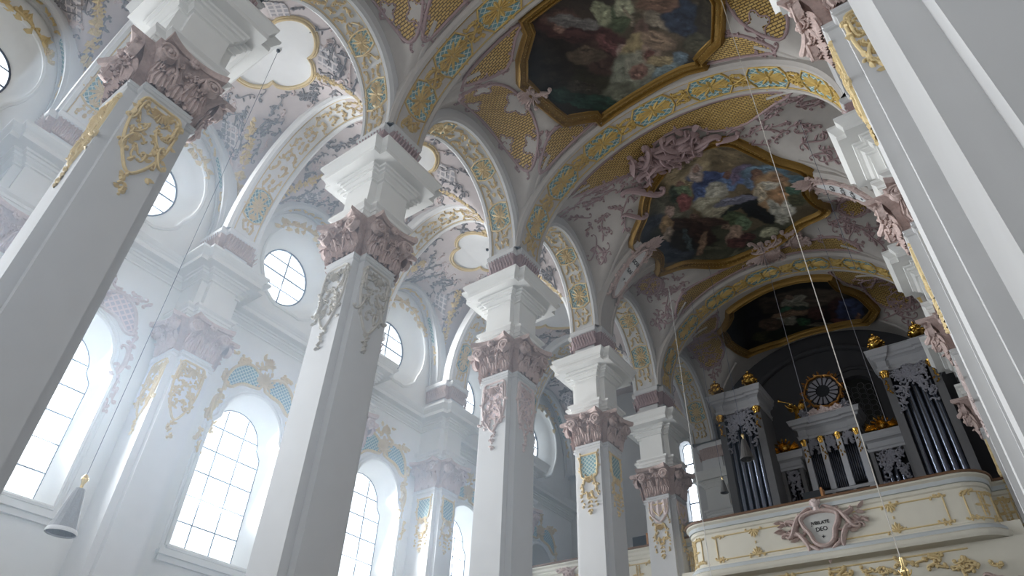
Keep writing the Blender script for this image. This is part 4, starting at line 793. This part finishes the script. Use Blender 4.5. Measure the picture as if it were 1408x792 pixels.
# ---------------------------------------------------------------- stucco crowns over the tall windows
SW = lambda u, v: (V((XWALL, u, v)), V((1, 0, 0)))
CL = ['wavy stucco crown over the first tall window', 'pink lattice crown above the leftmost tall window', 'gilt crown with two teal lattice panels over the window right of the half pier', 'gilt oval of teal lattice over the window right of the broad pier', 'gilt rocaille over the half-hidden far window', 'dull stucco wreath on the shaded end of the aisle wall']
for k in range(6):
    yc = (YN[k] + YN[k+1]) / 2; t = thing('window_crown', CL[k], 'ornament', (0, 0, 0), 'stucco crowns over the tall windows'); rg = random.Random(500 + k); M = MB(); pink = k in (0, 1)
    for q in (-1, 1):
        P = [(yc + q * .12, 13.75), (yc + q * .2, 14.2), (yc + q * .75, 14.42), (yc + q * 1.25, 14.05), (yc + q * 1.45, 13.4), (yc + q * 1.2, 13.3), (yc + q * .8, 13.6)]
        PP = smoothpoly(P, True, 4); patch(SW, PP, .02, .06).build('lattice_panel', PLAT if pink else TEAL, t); ribbon(M, SW, PP, .06, .1, True)
        for i in range(8): rocaille(M, SW, rg, yc + q * (1.5 + rg.uniform(-.1, .25)), 13.6 - i * .38, pi / 2, .6, .05, .09, None, 4)
        for i in range(7): rocaille(M, SW, rg, yc + q * rg.uniform(.3, 1.5), 14.35 + rg.uniform(0, .3), rg.uniform(-.5, .5), .5, .04, .08, None, 4)
        ribbon(M, SW, scroll(yc + q * 1.6, 12.4, pi / 2, 1.6, q, 'C', 4.6), .08, .12)
    shell(M, SW, yc, 13.9, pi / 2, .55, .2); shell(M, SW, yc, 14.7, pi / 2, .35, .14)
    for i in range(10): leaf(M, SW, yc + rg.uniform(-.3, .3), 14.7 + rg.uniform(-.2, .4), rg.uniform(0, 6.28), .25, .06, .1)
    M.build('stucco_scrolls', PINKL if pink else OCHRE, t)
    # gilt wreath on top of the oculus
    t2 = thing('oculus_garland', ['garland over the oculus at the top left corner', 'garland above the round window behind the nearest pier', 'garland above the dazzling round window', 'garland above the round window right of the broad pier', 'garland above the small far round window', 'garland above the shaded last round window'][k], 'ornament', (0, 0, 0), 'garlands over the round windows'); M = MB()
    for i in range(26):
        a = pi / 2 + (i - 13) * .07; leaf(M, SW, yc + 1.78 * cos(a), 19.35 + 2.15 * sin(a), rg.uniform(0, 6.28), .4, .1, .15)
        if i % 3 == 0: rocaille(M, SW, rg, yc + 1.8 * cos(a), 19.35 + 2.2 * sin(a), a + pi / 2, .6, .05, .12)
    M.build('stucco_leaves', OCHRE, t2)

# ---------------------------------------------------------------- organ gallery
path = [(-10.62, 26.25), (-10.1, 26.25)] + [(-9.35 - .72 * cos(a), 25.62 - .72 * sin(a)) for a in [i * pi / 16 for i in range(0, 9)]] + [(-9.25, 24.9), (-5.1, 24.9), (-.95, 24.9)] + [(-.9 + .8 * sin(a), 25.7 - .8 * cos(a)) for a in [i * pi / 16 for i in range(0, 9)]] + [(-.1, 26.25), (.45, 26.25)]
GP = [(-.25, 9.1), (.22, 9.12), (.26, 9.2), (.28, 9.3), (.2, 9.36), (.18, 9.44), (.1, 9.5), (.08, 9.58), (.0, 9.62), (0, 10.7), (.05, 10.74), (.07, 10.82), (.05, 10.86), (.1, 10.92), (.12, 11.0), (.2, 11.06), (.2, 11.12), (-.2, 11.12)]
g = thing('organ_gallery', 'long cream organ gallery parapet with rounded corners and gilt panel frames', 'gallery')
M = MB(); profpath(M, path, GP); M.build('parapet', CREAM, g, False)
M = MB(); profpath(M, path, [(.0, 9.36), (.21, 9.36), (.19, 9.45), (.11, 9.52), (.0, 9.52)]); profpath(M, path, [(.0, 10.86), (.11, 10.86), (.13, 10.99), (0, 10.99)]); M.build('blue_moulding', BLUEG, g, False)
M = MB(); profpath(M, path, [(-.24, 11.12), (.25, 11.12), (.26, 11.16), (.24, 11.2), (-.24, 11.2), (-.24, 11.12)]); M.build('handrail', WOOD, g, False)
M = MB(); M.box(-10.6, .4, 25.3, YEND, 9.0, 9.6); M.build('gallery_floor', CREAM, g, False)
M = MB(); M.v += [(x, y + .05, 9.1) for x, y in path]; M.f.append(tuple(range(len(path)))); M.build('soffit', CREAM, g, False)
SG = lambda u, v: (V((u, 24.9, v)), V((0, -1, 0))); rg = random.Random(9); F = MB(); K = MB()
def gframe(F, K, S, u0, u1, z0=9.72, z1=10.56, c=True, fill=False, par=None):
    F = MB(); K = MB()
    ribbon(F, S, linepoly([(u0, z0), (u1, z0), (u1, z1), (u0, z1)], True, .2), .028, .04, True)
    for u in (u0, u1):
        for z in (z0, z1):
            for i in range(3): rocaille(K, S, rg, u + (.12 if u == u0 else -.12) * i, z, rg.uniform(-.5, .5), .3, .03, .06, None, 3)
    if fill:
        um = (u0 + u1) / 2
        for i in range(6):
            for q in (-1, 1): ribbon(K, S, scroll(um + q * .07, z0 + .16 + i * .12, pi / 2, .26, q, 'C', 4), .018, .04); leaf(K, S, um, z0 + .18 + i * .11, q * 1.2 + pi / 2, .12, .03, .04)
        for q in (-1, 1): leaf(K, S, um, 10.14, pi / 2 - q * pi / 2, .28, .05, .05)
    F.build('gilt_moulding', OCHRE, par or g); K.build('gilt_ornament', OCHRE, par or g)
gframe(F, K, SG, -8.95, -1.35)
for u in (-7.5, -2.9):
    K = MB()
    for z, s_ in ((9.72, 1), (10.56, -1)):
        for a in (-.9, -.4, 0, .4, .9): leaf(K, SG, u, z - s_ * .05, s_ * pi / 2 + a, .34 - abs(a) * .1, .06, .06)
        for q in (-1, 1): rocaille(K, SG, rg, u + q * .15, z, .0, .4, .03, .06)
        knob(K, SG, u, z + s_ * .4, .035, .05)
    K.build('gilt_knot', OCHRE, g)
SL = lambda u, v: (lambda a: (V((-9.35 - .72 * cos(a), 25.62 - .72 * sin(a), v)), V((-cos(a), -sin(a), 0))))(u / .72)
gframe(F, K, SL, .16, .95, fill=True)
SRr2 = lambda u, v: (lambda a: (V((-.9 + .8 * sin(a), 25.7 - .8 * cos(a), v)), V((sin(a), -cos(a), 0))))(u / .8)
gframe(F, K, SRr2, .12, 1.1, fill=True)
S3 = lambda u, v: (V((u, 26.25, v)), V((0, -1, 0))); gframe(F, K, S3, -10.55, -10.2, fill=True); gframe(F, K, S3, -.05, .4, fill=True)
K = MB(); SB = lambda u, v: (lambda a_: (V((u, 25.12 + 1.8 * (1 - cos(a_)), 9.1 - 1.8 * sin(a_))), V((0, -cos(a_), -sin(a_)))))(max(0, v - 25.1) / 1.8)
M = MB(); M.grid([[SB(u, 25.1 + j * .2)[0] for j in range(15)] for u in (-10.2, -7, -4, .45)]); M.build('cove', CREAM, g)
for (u, v) in ((-5.1, 25.45), (-8.3, 25.4), (-2.6, 25.45), (-1.2, 25.7), (-9.2, 25.5), (-6.8, 25.5), (-3.7, 25.5)):
    for i in range(7): rocaille(K, SB, rg, u + rg.uniform(-.6, .6), v + rg.uniform(-.15, .2), rg.uniform(-.5, .5), .5, .045, .09, None, 4)
ribbon(K, SB, linepoly([(-9.2, 25.25), (-1.2, 25.25)], False, .3), .03, .04, taper=False); K.build('gilt_soffit_ornament', OCHRE, g)
K = MB()
for i in range(9): ribbon(K, SB, scroll(-.75 + rg.uniform(-.2, .2), 26.3 + i * .14, 1.3 + rg.uniform(-.4, .4), 1.1, rg.choice((-1, 1)), 'S', 4), .07, .16)
for i in range(14): leaf(K, SB, -.8 + rg.uniform(-.3, .5), 26.1 + i * .1, rg.uniform(-.6, .8), .5, .1, .14)
K.build('pink_bracket', PINK, g)
# aisle gallery
a = thing('aisle_gallery', 'cream parapet of the aisle gallery passing behind the piers', 'gallery'); p2 = [(XWALL + .02, 26.3), (-12.1, 26.3)]
M = MB(); profpath(M, p2, GP); M.build('parapet', CREAM, a, False); M = MB(); profpath(M, p2, [(-.24, 11.12), (.25, 11.12), (.26, 11.16), (.24, 11.2), (-.24, 11.2)]); M.build('handrail', WOOD, a, False)
M = MB(); M.box(XWALL + .02, -12.0, 26.3, YEND, 9.0, 9.6); M.build('gallery_floor', CREAM, a, False)
K = MB(); S4 = lambda u, v: (V((u, 26.3, v)), V((0, -1, 0))); F = MB(); gframe(F, K, S4, -13.6, -12.2, fill=True, par=a); gframe(F, K, S4, -18.8, -14.6, par=a); K = MB(); shell(K, S4, -16.2, 10.4, pi / 2, .5)
for i in range(16): rocaille(K, S4, rg, -16.2 + rg.uniform(-.5, .5), 10.1 + rg.uniform(-.7, .8), rg.uniform(0, 6), .7, .07, .12)
K.build('pink_ornament', PINK, a)
a = thing('aisle_gallery', 'right aisle end of the gallery behind the far right pier', 'gallery'); M = MB(); profpath(M, [(1.9, 26.3), (XRA, 26.3)], GP); M.build('parapet', CREAM, a, False); M = MB(); M.box(1.9, XRA, 26.3, YEND, 9.0, 9.6); M.build('gallery_floor', CREAM, a, False)
# JVBILATE DEO cartouche
t = thing('inscribed_cartouche', 'pink stucco cartouche reading JVBILATE DEO on the gallery front', 'cartouche', (-5.15, 24.88, 10.15)); M = MB(); rg = random.Random(12)
S = lambda u, v: (V((u, -.02 - .06 * max(0, 1 - u * u - v * v), v)), V((0, -1, 0)))
sh = [(-.5, .42), (-.3, .56), (0, .6), (.3, .56), (.5, .42), (.46, .15), (.34, -.1), (.26, -.4), (.1, -.56), (-.1, -.56), (-.26, -.4), (-.34, -.1), (-.46, .15)]; shp = smoothpoly([(a_ * 1.22, b_) for a_, b_ in sh], True, 4)
ribbon(M, S, shp, .09, .2, True)
for q in (-1, 1):
    ribbon(M, S, scroll(q * .84, .25, pi / 2 + q * .5, 1.3, q, 'S', 4.6), .1, .22); ribbon(M, S, scroll(q * .66, -.25, pi / 2 - q * .5, 1.2, -q, 'C', 4.2), .09, .18); ribbon(M, S, scroll(q * .92, .4, .3 * q, .7, q, 'C', 5), .08, .22)
    ribbon(M, S, scroll(q * .95, -.05, q * .3, 1.1, -q, 'S', 3.6), .06, .14); ribbon(M, S, scroll(q * .35, -.6, q * .6, .7, q, 'S', 4.4), .08, .16); ribbon(M, S, scroll(q * .42, .68, -q * .5, .7, q, 'S', 4), .07, .18)
    for i in range(12): leaf(M, S, q * (.75 + .05 * i), .1 + .04 * i - (.3 if i % 2 else 0), (0 if q > 0 else pi) + rg.uniform(-.9, .9), .35, .07, .12)
    for i in range(5): leaf(M, S, q * .08, -.6 - i * .06, -pi / 2 + q * .7, .25, .06, .12)
leaf(M, S, 0, -.75, -pi / 2, .4, .08, .12); M.build('stucco_scrolls', PINK, t)
M = patch(S, shp, .05, .04); sh_ = M.build('shield', mat('grey_white_shield', (.5, .5, .48), .6), t)
M = MB(); M.blob((0, -.2, .86), .15, (.9, .9, 1.1), 12); M.blob((0, -.34, .84), .03, n=6)
for q in (-1, 1): M.blob((q * .06, -.315, .89), .03, n=6); M.blob((q * .15, -.2, .85), .04, n=6)
for i in range(14): M.blob((.15 * cos(i * .5), -.18 + .03 * sin(i), .92 + .1 * sin(i * .5 + .4)), .05, n=6)
M.tube([(0, -.16, .6), (0, -.18, .78)], [.14, .07], 8); M.build('cherub_head', PINKL, t)
for tx, z, s_ in (('JVBILATE', .2, .155), ('DEO', -.02, .19), ('+', -.28, .22)):
    fc = bpy.data.curves.new('lettering', 'FONT'); fc.body = tx; fc.size = s_; fc.align_x = 'CENTER'; fc.align_y = 'CENTER'; fc.extrude = .004; fc.offset = .003
    o = bpy.data.objects.new('lettering', text_mesh(fc, t)); C.objects.link(o); o.parent = sh_; o.location = (0, -.135, z); o.rotation_euler = (pi / 2, 0, 0)

# ---------------------------------------------------------------- organ
ob_ = [0]
def front_panel(parent, x0, x1, y, z0, z1, n, seed, fall=1.3, pipes=True, rr=None):
    """pipes behind a pierced scroll pelmet"""
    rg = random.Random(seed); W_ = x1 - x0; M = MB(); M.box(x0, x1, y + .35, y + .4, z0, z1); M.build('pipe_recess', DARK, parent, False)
    S = lambda u, v: (V((u, y - .02, v)), V((0, -1, 0))); F = MB(); r = W_ / n / 2 * .86; xc = (x0 + x1) / 2
    for i in range(int(70 * max(1, fall * W_ / 2))):
        u = rg.uniform(x0 + .08, x1 - .08); e = abs(u - xc) / (W_ / 2); zl = z1 - fall * (.22 + .75 * e ** 1.3); v = rg.uniform(zl, z1 - .05); rocaille(F, S, rg, u, v, rg.uniform(0, 6.28), min(.5, W_ * .3), .03, .05, None, 2)
    for q in ():
        edge = [(xc + q * W_ / 2 * e_, z1 - fall * (.22 + .75 * e_ ** 1.3)) for e_ in [i / 8 for i in range(9)]]; ribbon(F, S, edge, .03, .05, taper=False)
    F.build('fretwork_pelmet', FRET, parent)
    if pipes:
        for i in range(n):
            px = x0 + (i + .5) * W_ / n; top = z1 - .05 - fall * .15 * abs(i - (n - 1) / 2); P = MB(); P.lathe((px, y + .2, 0), [(r * .25, z0), (r, z0 + .55), (r, top), (r * .8, top + .02), (r * .8, top - .1)], 14); P.build('pipe', PIPE, parent)
def ent(parent, x0, x1, y, y2, z0, z1, pr=.28, brk=True):
    M = MB(); h = z1 - z0; pth = [(x0, y2), (x0, y), (x0 + .34, y), (x0 + .34, y + .07), (x1 - .34, y + .07), (x1 - .34, y), (x1, y), (x1, y2)] if brk else [(x0, y2), (x0, y), (x1, y), (x1, y2)]
    profpath(M, pth, [(-.1, z0), (.03, z0), (.03, z0 + .12 * h), (.07, z0 + .18 * h), (.0, z0 + .2 * h), (.0, z0 + .5 * h), (.06, z0 + .56 * h), (.14, z0 + .6 * h), (.16, z0 + .7 * h), (pr * .8, z0 + .74 * h), (pr * .85, z0 + .86 * h), (pr, z0 + .96 * h), (pr, z1), (-.1, z1)])
    M.box(x0 - pr * .9, x1 + pr * .9, y - pr * .9, y2, z1 - .03, z1); M.build('entablature', CASEW, parent, False)
def gcap(parent, x, y, z, s_=1):
    M = MB(); M.lathe((x, y, 0), [(.1 * s_, z - .02), (.11 * s_, z), (.1 * s_, z + .08), (.14 * s_, z + .2), (.17 * s_, z + .24), (.17 * s_, z + .28)], 8)
    for i in range(8): a = i * pi / 4; M.tube([(x + .1 * s_ * cos(a), y + .1 * s_ * sin(a), z), (x + .13 * s_ * cos(a), y + .13 * s_ * sin(a), z + .14), (x + .19 * s_ * cos(a), y + .19 * s_ * sin(a), z + .2)], .025, 5)
    S = lambda u, v: (V((x + u, y - .05, v)), V((0, -1, 0))); rg = random.Random(int(x * 10))
    for i in range(7): leaf(M, S, rg.uniform(-.06, .06), z - .1 - i * .09, -pi / 2 + rg.uniform(-.8, .8), .16, .04, .05)
    M.build('gilt_capital', BRIGHTG, parent)
def tower(name, label, x0, x1, y, d, z0, zt, n, seed, fall, group):
    t = thing(name, label, 'organ case', (0, 0, 0), group); M = MB()
    for x in (x0, x1 - .3): M.box(x, x + .3, y, y + .3, z0, zt - .95)
    M.box(x0, x0 + .06, y + .3, y + d, z0, zt - .95); M.box(x1 - .06, x1, y + .3, y + d, z0, zt - .95); M.box(x0 - .05, x1 + .05, y - .05, y + d, z0 - .0, z0 + .5)
    M.build('case', CASE, t, False); ent(t, x0, x1, y, y + d, zt - .97, zt); front_panel(t, x0 + .3, x1 - .3, y + .03, z0 + .5, zt - .98, n, seed, fall)
    for x in (x0 + .15, x1 - .15): gcap(t, x, y - .02, zt - 1.28)
    return t
tower('organ_tower', 'left grey organ tower with five tall tin pipes under a pierced pelmet', -8.95, -7.0, 27.5, 1.7, 9.6, 17.72, 5, 1, 2.3, 'tall organ towers')
tower('organ_tower', 'right grey organ tower, the taller-looking one beside the right piers', -2.02, -.02, 27.5, 1.7, 9.6, 17.72, 5, 2, 2.3, 'tall organ towers')
t = thing('organ_case', 'small central organ case with four pale columns and three pipe fields', 'organ case'); M = MB(); M.box(-5.95, -3.55, 29.6, 30.2, 9.6, 15.3); M.box(-5.95, -3.55, 29.0, 29.6, 9.6, 12.35); M.build('case', CASE, t, False)
for x in (-5.85, -5.15, -4.45, -3.72):
    M = MB(); lo = 9.6 if x in (-5.85, -3.72) else 13.05; M.box(x - .11, x + .11, 28.92, 29.12, lo, 15.35); M.build('column', COLUMN, t, False); gcap(t, x, 28.98, 15.1, .8)
ent(t, -6.0, -3.57, 28.95, 29.9, 15.4, 16.28, .3); 
front_panel(t, -5.74, -5.26, 29.0, 13.3, 15.38, 6, 31, 1.1); front_panel(t, -5.04, -4.56, 29.0, 13.0, 15.38, 6, 32, 1.3); front_panel(t, -4.34, -3.83, 29.0, 13.3, 15.38, 6, 33, 1.1)
M = MB(); M.box(-5.95, -3.6, 28.9, 29.1, 12.9, 13.02); M.box(-5.95, -3.6, 28.9, 29.1, 12.3, 12.42)
for x in (-5.2, -4.4): M.box(x - .06, x + .06, 28.92, 29.1, 12.4, 12.9)
M.build('lower_rail', CASEW, t, False)
for i, (a0, a1) in enumerate(((-5.75, -5.26), (-5.14, -4.46), (-4.34, -3.83))):
    F = MB(); rg = random.Random(60 + i); S = lambda u, v: (V((u, 28.97, v)), V((0, -1, 0)))
    for j in range(14): rocaille(F, S, rg, rg.uniform(a0 + .05, a1 - .05), rg.uniform(11.4, 12.2), rg.uniform(0, 6), .26, .02, .03, None, 2)
    for j in range(10): rocaille(F, S, rg, rg.uniform(a0 + .05, a1 - .05), rg.uniform(12.5, 12.85), rg.uniform(0, 6), .26, .02, .03, None, 2)
    F.build('fretwork_panel', FRET, t)
for x0, x1, s_, l in ((-7.0, -6.1, 41, 'low organ link left of the central case, pierced panel'), (-3.45, -2.05, 42, 'low organ link right of the central case, pierced panel')):
    t = thing('organ_link', l, 'organ case'); M = MB(); M.box(x0, x0 + .15, 28.7, 29.0, 9.6, 14.1); M.box(x1 - .15, x1, 28.7, 29.0, 9.6, 14.1); M.box(x0, x1, 29.2, 29.4, 9.6, 14.1); M.build('case', CASE, t, False)
    ent(t, x0, x1, 28.7, 29.5, 14.1, 14.85, .2, False); front_panel(t, x0 + .15, x1 - .15, 28.75, 9.7, 14.1, 5, s_, 2.2)
def urn(label, x, y, z):
    t = thing('gilt_urn', label, 'urn', (x, y, z), 'gilt urns on the organ towers'); M = MB(); o_ = 1.25; M.lathe((0, 0, 0), [(r_ * o_, z_ * 1.1) for r_, z_ in [(.0, 0), (.18, 0), (.18, .06), (.08, .12), (.07, .2), (.2, .32), (.24, .42), (.2, .52), (.12, .58), (.15, .62), (.16, .68), (.08, .76), (.03, .86), (.05, .9), (0, .95)]], 16); M.build('vase', BRIGHTG, t)
    M = MB()
    for i in range(10):
        a = i * pi / 5; M.blob((.29 * cos(a), .29 * sin(a), .48), .08, n=6); M.blob((.18 * cos(a), .18 * sin(a), .75), .06, n=6)
    M.build('fruit_garland', BRIGHTG, t)
urn('gilt urn on the outer corner of the left organ tower', -8.85, 27.75, 17.72); urn('gilt urn on the inner corner of the left organ tower', -7.25, 27.75, 17.72)
urn('gilt urn on the inner corner of the right organ tower', -1.8, 27.75, 17.72); urn('gilt urn on the outer corner of the right organ tower', -.22, 27.75, 17.72)
for x, l in ((-6.65, 'round gilt rosette ball on the left organ link'), (-2.7, 'round gilt rosette ball on the right organ link')):
    t = thing('gilt_rosette', l, 'ornament', (x, 28.75, 14.85), 'gilt rosettes on the low links'); M = MB(); M.blob((0, 0, .28), .24, (1, .7, 1), 12)
    S = lambda u, v: (V((u, -.15, v + .28)), V((0, -1, 0))); rg = random.Random(3)
    for i in range(5): ribbon(M, S, [(.06 * (i + 0) * cos(a) * .8, .06 * i * sin(a) * .8) for a in [j * .4 for j in range(17)]], .015, .05) if i else None
    for i in range(12): a = i * pi / 6; leaf(M, S, .2 * cos(a), .2 * sin(a), a, .2, .05, .08)
    for q in (-1, 1):
        for i in range(5): leaf(M, S, q * .2, -.2, (0 if q > 0 else pi) + q * i * .2, .5, .06, .08)
    M.build('scrolls', BRIGHTG, t)
# rosette window with rays above the central case
t = thing('clock_rosette', 'round rosette of grey petals in a flaming gilt frame above the central organ case', 'rosette', (-4.55, 29.1, 17.5)); M = MB(); S = lambda u, v: (V((u, 0, v)), V((0, -1, 0)))
M.add([(0, .05, 0)] + [(.66 * cos(i * pi / 16), .05, .66 * sin(i * pi / 16)) for i in range(32)], [(0, i + 1, (i + 1) % 32 + 1) for i in range(32)]); M.build('dark_disc', DARK, t, False)
for i in range(16):
    a = i * pi / 8; M = MB(); P = [(.3 * cos(a - .11), .3 * sin(a - .11)), (.62 * cos(a - .14), .62 * sin(a - .14)), (.65 * cos(a), .65 * sin(a)), (.62 * cos(a + .14), .62 * sin(a + .14)), (.3 * cos(a + .11), .3 * sin(a + .11))]
    M.add([S(*p)[0] + V((0, -.02 * k, 0)) for k in (0, 1) for p in P], [tuple(range(5)), tuple(range(5, 10))] + [(j, (j + 1) % 5, (j + 1) % 5 + 5, j + 5) for j in range(5)]); M.build('petal', FRET, t, False)
M = MB(); rg = random.Random(2)
for i in range(14):
    a = i * 2 * pi / 14 + .2; ribbon(M, S, scroll(.76 * cos(a), .76 * sin(a), a + pi / 2 + rg.uniform(-.3, .3), .65, rg.choice((-1, 1)), 'S', 3.0), .05, .12); leaf(M, S, .8 * cos(a), .8 * sin(a), a + rg.uniform(-.8, .8), .22, .05, .1)
M.build('flame_frame', mat('dull_gilt', (.5, .25, .07), .35, .8), t)
M = MB()
for i in range(18): rocaille(M, S, rg, rg.uniform(-.8, .8), -1.0 + rg.uniform(-.15, .2), rg.uniform(-1, 1), .6, .06, .12, None, 4)
M.box(-.7, .7, -.03, .1, -1.2, -.8); M.build('rocaille_base', PINKL, t)
# small gilt trumpeting angel
t = thing('angel_statue', 'small gilded angel blowing a trumpet on the left of the central case', 'statue', (-5.85, 29.15, 16.28)); me = bpy.data.meshes.new('body')
J = [((0, 0, .42), .1), ((0, .01, .62), .115), ((0, 0, .78), .1), ((-.01, 0, .86), .045), ((-.03, -.02, .96), .075), ((-.15, -.02, .76), .042), ((-.3, -.1, .82), .034), ((-.4, -.16, .97), .028), ((.13, .0, .76), .042), ((.24, .02, .6), .034), ((.14, -.1, .52), .028), ((.07, 0, .26), .075), ((.1, .03, .06), .045), ((.12, -.05, .02), .035), ((-.06, -.03, .25), .07), ((-.08, .08, .08), .04), ((-.08, .12, .0), .03)]
me.from_pydata([j[0] for j in J], [(0, 1), (1, 2), (2, 3), (3, 4), (2, 5), (5, 6), (6, 7), (2, 8), (8, 9), (9, 10), (0, 11), (11, 12), (12, 13), (0, 14), (14, 15), (15, 16)], [])
o = bpy.data.objects.new('body', me); C.objects.link(o); o.parent = t; md = o.modifiers.new('s', 'SKIN'); me.skin_vertices.new() if not me.skin_vertices else None
for i, j in enumerate(J): me.skin_vertices[0].data[i].radius = (j[1], j[1])
me.skin_vertices[0].data[0].use_root = True; o.modifiers.new('u', 'SUBSURF').levels = 2; o.modifiers['u'].render_levels = 2; me.materials.append(BRIGHTG)
M = MB(); M.tube([(-.08, -.1, .95), (-.34, -.2, 1.06), (-.5, -.26, 1.12), (-.62, -.3, 1.17)], [.012, .016, .03, .09], 8, False); M.build('trumpet', BRIGHTG, t)
for q in (-1, 1):
    M = MB(); S = lambda u, v: (V((u, .1 + .1 * abs(u), v)), V((0, -1, 0)))
    for i in range(7): leaf(M, S, q * .04, .76, pi / 2 - q * (.5 + i * .22), .52 - i * .04, .05, .04)
    M.build('wing', BRIGHTG, t)
M = MB(); M.lathe((0, 0, 0), [(.09, .5), (.13, .4), (.17, .22), (.15, .1), (.02, .12)], 12); M.build('robe', BRIGHTG, t)
# white figures/pedestals beside the rosette
for x, l, s_ in ((-5.6, 'small pale spire at the left end of the central organ cornice', 1), (-3.8, 'pale scrolled bracket right of the rosette', 1)):
    t = thing('stucco_finial', l, 'ornament', (x, 29.1, 16.28)); M = MB(); M.lathe((0, 0, 0), [(.2, 0), (.16, .12), (.1, .3), (.05, .55), (0, .7)], 10); S = lambda u, v: (V((u, -.1, v)), V((0, -1, 0))); rg = random.Random(5)
    for i in range(6): rocaille(M, S, rg, rg.uniform(-.15, .15), rg.uniform(.1, .5), rg.uniform(0, 3), .3, .03, .06)
    M.build('scrolls', FRET, t)
# loudspeaker boxes on the galleries
for x0, x1, y, l in ((-5.65, -5.02, 25.45, 'dark box with an orange wooden side standing behind the gallery rail'), (-13.15, -12.5, 26.5, 'dark box with a wooden side on the aisle gallery')):
    t = thing('music_desk', l, 'box', ((x0 + x1) / 2, y, 11.2)); h = (x1 - x0) / 2; M = MB(); M.box(-h, h, 0, .3, 0, .55); M.build('panel', mat('charcoal_panel', (.02, .025, .03), .5), t, False); M = MB(); M.box(h, h + .08, -.02, .32, 0, .62); M.build('side_board', mat('orange_wood', (.42, .2, .08), .5), t, False)
# ---------------------------------------------------------------- cords and hanging lamps
def cord(name, label, x, y, z0, z1, r=.012, cat='cord', mt=None):
    z1 = znave(x, y) + .02
    M = MB(); M.tube([(x, y, z0), (x, y, z1)], r, 6); return tag(M.build(name, mt or MOULD), label, cat)
t = thing('chandelier_cord', 'long pale cord with brass knob falling past the right of the paintings', 'cord', (-1.36, 11.0, 4.6)); M = MB(); M.tube([(0, 0, .2), (0, 0, znave(-1.36, 11.0) - 4.58)], .009, 6); M.build('cord', SOFTG, t)
M = MB(); M.lathe((0, 0, 0), [(0, -.2), (.05, -.17), (.07, -.1), (.04, -.03), (.06, .02), (.06, .05), (.025, .1), (.02, .22), (0, .22)], 14)
for i in range(5): a = i * 2 * pi / 5; M.tube([(0, 0, -.06), (.07 * cos(a), .07 * sin(a), 0), (.09 * cos(a), .09 * sin(a), .05)], .01, 5)
M.build('brass_knob', BRASS, t)
cord('thin_cord', 'thin dark cord before the painting with the bishop', -.97, 18, 15.0, 19.0, .008, mt=IRON)
cord('thin_cord', 'thin cord hanging left of the clock-like rosette', -4.47, 24, 13.6, 22.4, .01, mt=FRET); cord('thin_cord', 'thin cord hanging between rosette and right organ tower', -2.08, 24, 13.0, 22.3, .01, mt=FRET)
cord('white_cord', 'white cord running down beside the left corner of the gallery', -9.0, 24, 8.0, 12.6, .014)
def lamp(label, x, y, z, s_, ztop, mt=TASSEL):
    ztop = (znave if x > -11 else zaisle)(x, y) + .02; t = thing('hanging_lamp', label, 'lamp', (x, y, z), 'conical fringed hanging lamps'); M = MB(); n = 28
    rows = []
    for r, zz in ((.3, 0), (.28, .06), (.24, .22), (.17, .6), (.12, .86), (.1, .95), (.03, .97)): rows.append([V((s_ * r * (1 + .06 * (k % 2)) * cos(2 * pi * k / n), s_ * r * (1 + .06 * (k % 2)) * sin(2 * pi * k / n), s_ * zz)) for k in range(n)])
    M.grid(rows, True); sh_ = M.build('fringed_shade', mt, t); M = MB(); M.lathe((0, 0, 0), [(s_ * .31, -.04 * s_), (s_ * .32, .0), (s_ * .3, .05 * s_)], 28); M.build('glass_rim', WHITE if mt is TASSEL else mt, sh_)
    M = MB(); M.lathe((0, 0, 0), [(.03 * s_, .96 * s_), (.04 * s_, 1.08 * s_), (.08 * s_, 1.16 * s_), (.08 * s_, 1.2 * s_), (.03 * s_, 1.28 * s_)], 10); M.build('brass_holder', BRASS, t)
    M = MB(); M.tube([(0, 0, 1.25 * s_), (0, 0, ztop - z)], .008, 5); M.build('cord', IRON, t)
lamp('grey fringed cone lamp hanging before the leftmost tall window', -14.8, 5.45, 5.9, .9, 22.6)
lamp('small dark cone lamp in front of the left organ tower pipes', -6.95, 24, 12.85, .8, 22.3, TASSELD); lamp('smallest cone lamp left of the left organ tower', -8.35, 25, 12.2, .5, 21.5, TASSELD)
for x, y, l in ((-14.8, 5.45, 'dark hook in the near white quatrefoil'), (-15.0, 17.7, 'dark hook in the middle white panel'), (-15.0, 23.3, 'dark hook in the far white panel')):
    M = MB(); z = zaisle(x, y); M.lathe((x, y, 0), [(.0, z - .12), (.06, z - .1), (.07, z - .02), (.09, z)], 10); tag(M.build('ceiling_hook', BLACKM), l, 'hook')
# ---------------------------------------------------------------- thin haze box added to imitate the veiling glow by the left windows
def haze(x0, x1, y0, y1, z0, z1, dens, g, col):
    M = bpy.data.materials.new('haze'); M.use_nodes = True; t = M.node_tree; t.nodes.remove(t.nodes['Principled BSDF']); vs_ = t.nodes.new('ShaderNodeVolumeScatter')
    vs_.inputs['Density'].default_value = dens; vs_.inputs['Anisotropy'].default_value = g; vs_.inputs['Color'].default_value = (*col, 1); t.links.new(vs_.outputs[0], t.nodes['Material Output'].inputs['Volume'])
    b = MB(); b.box(x0, x1, y0, y1, z0, z1); o = b.build('haze', M, None, False); o['kind'] = 'stuff'; o['label'] = 'thin bluish haze box added for the glow by the tall left windows'; o['category'] = 'haze'
haze(-18.3, -5.5, .5, 22.0, 3.0, 19.0, HAZE, .55, (.62, .80, 1))
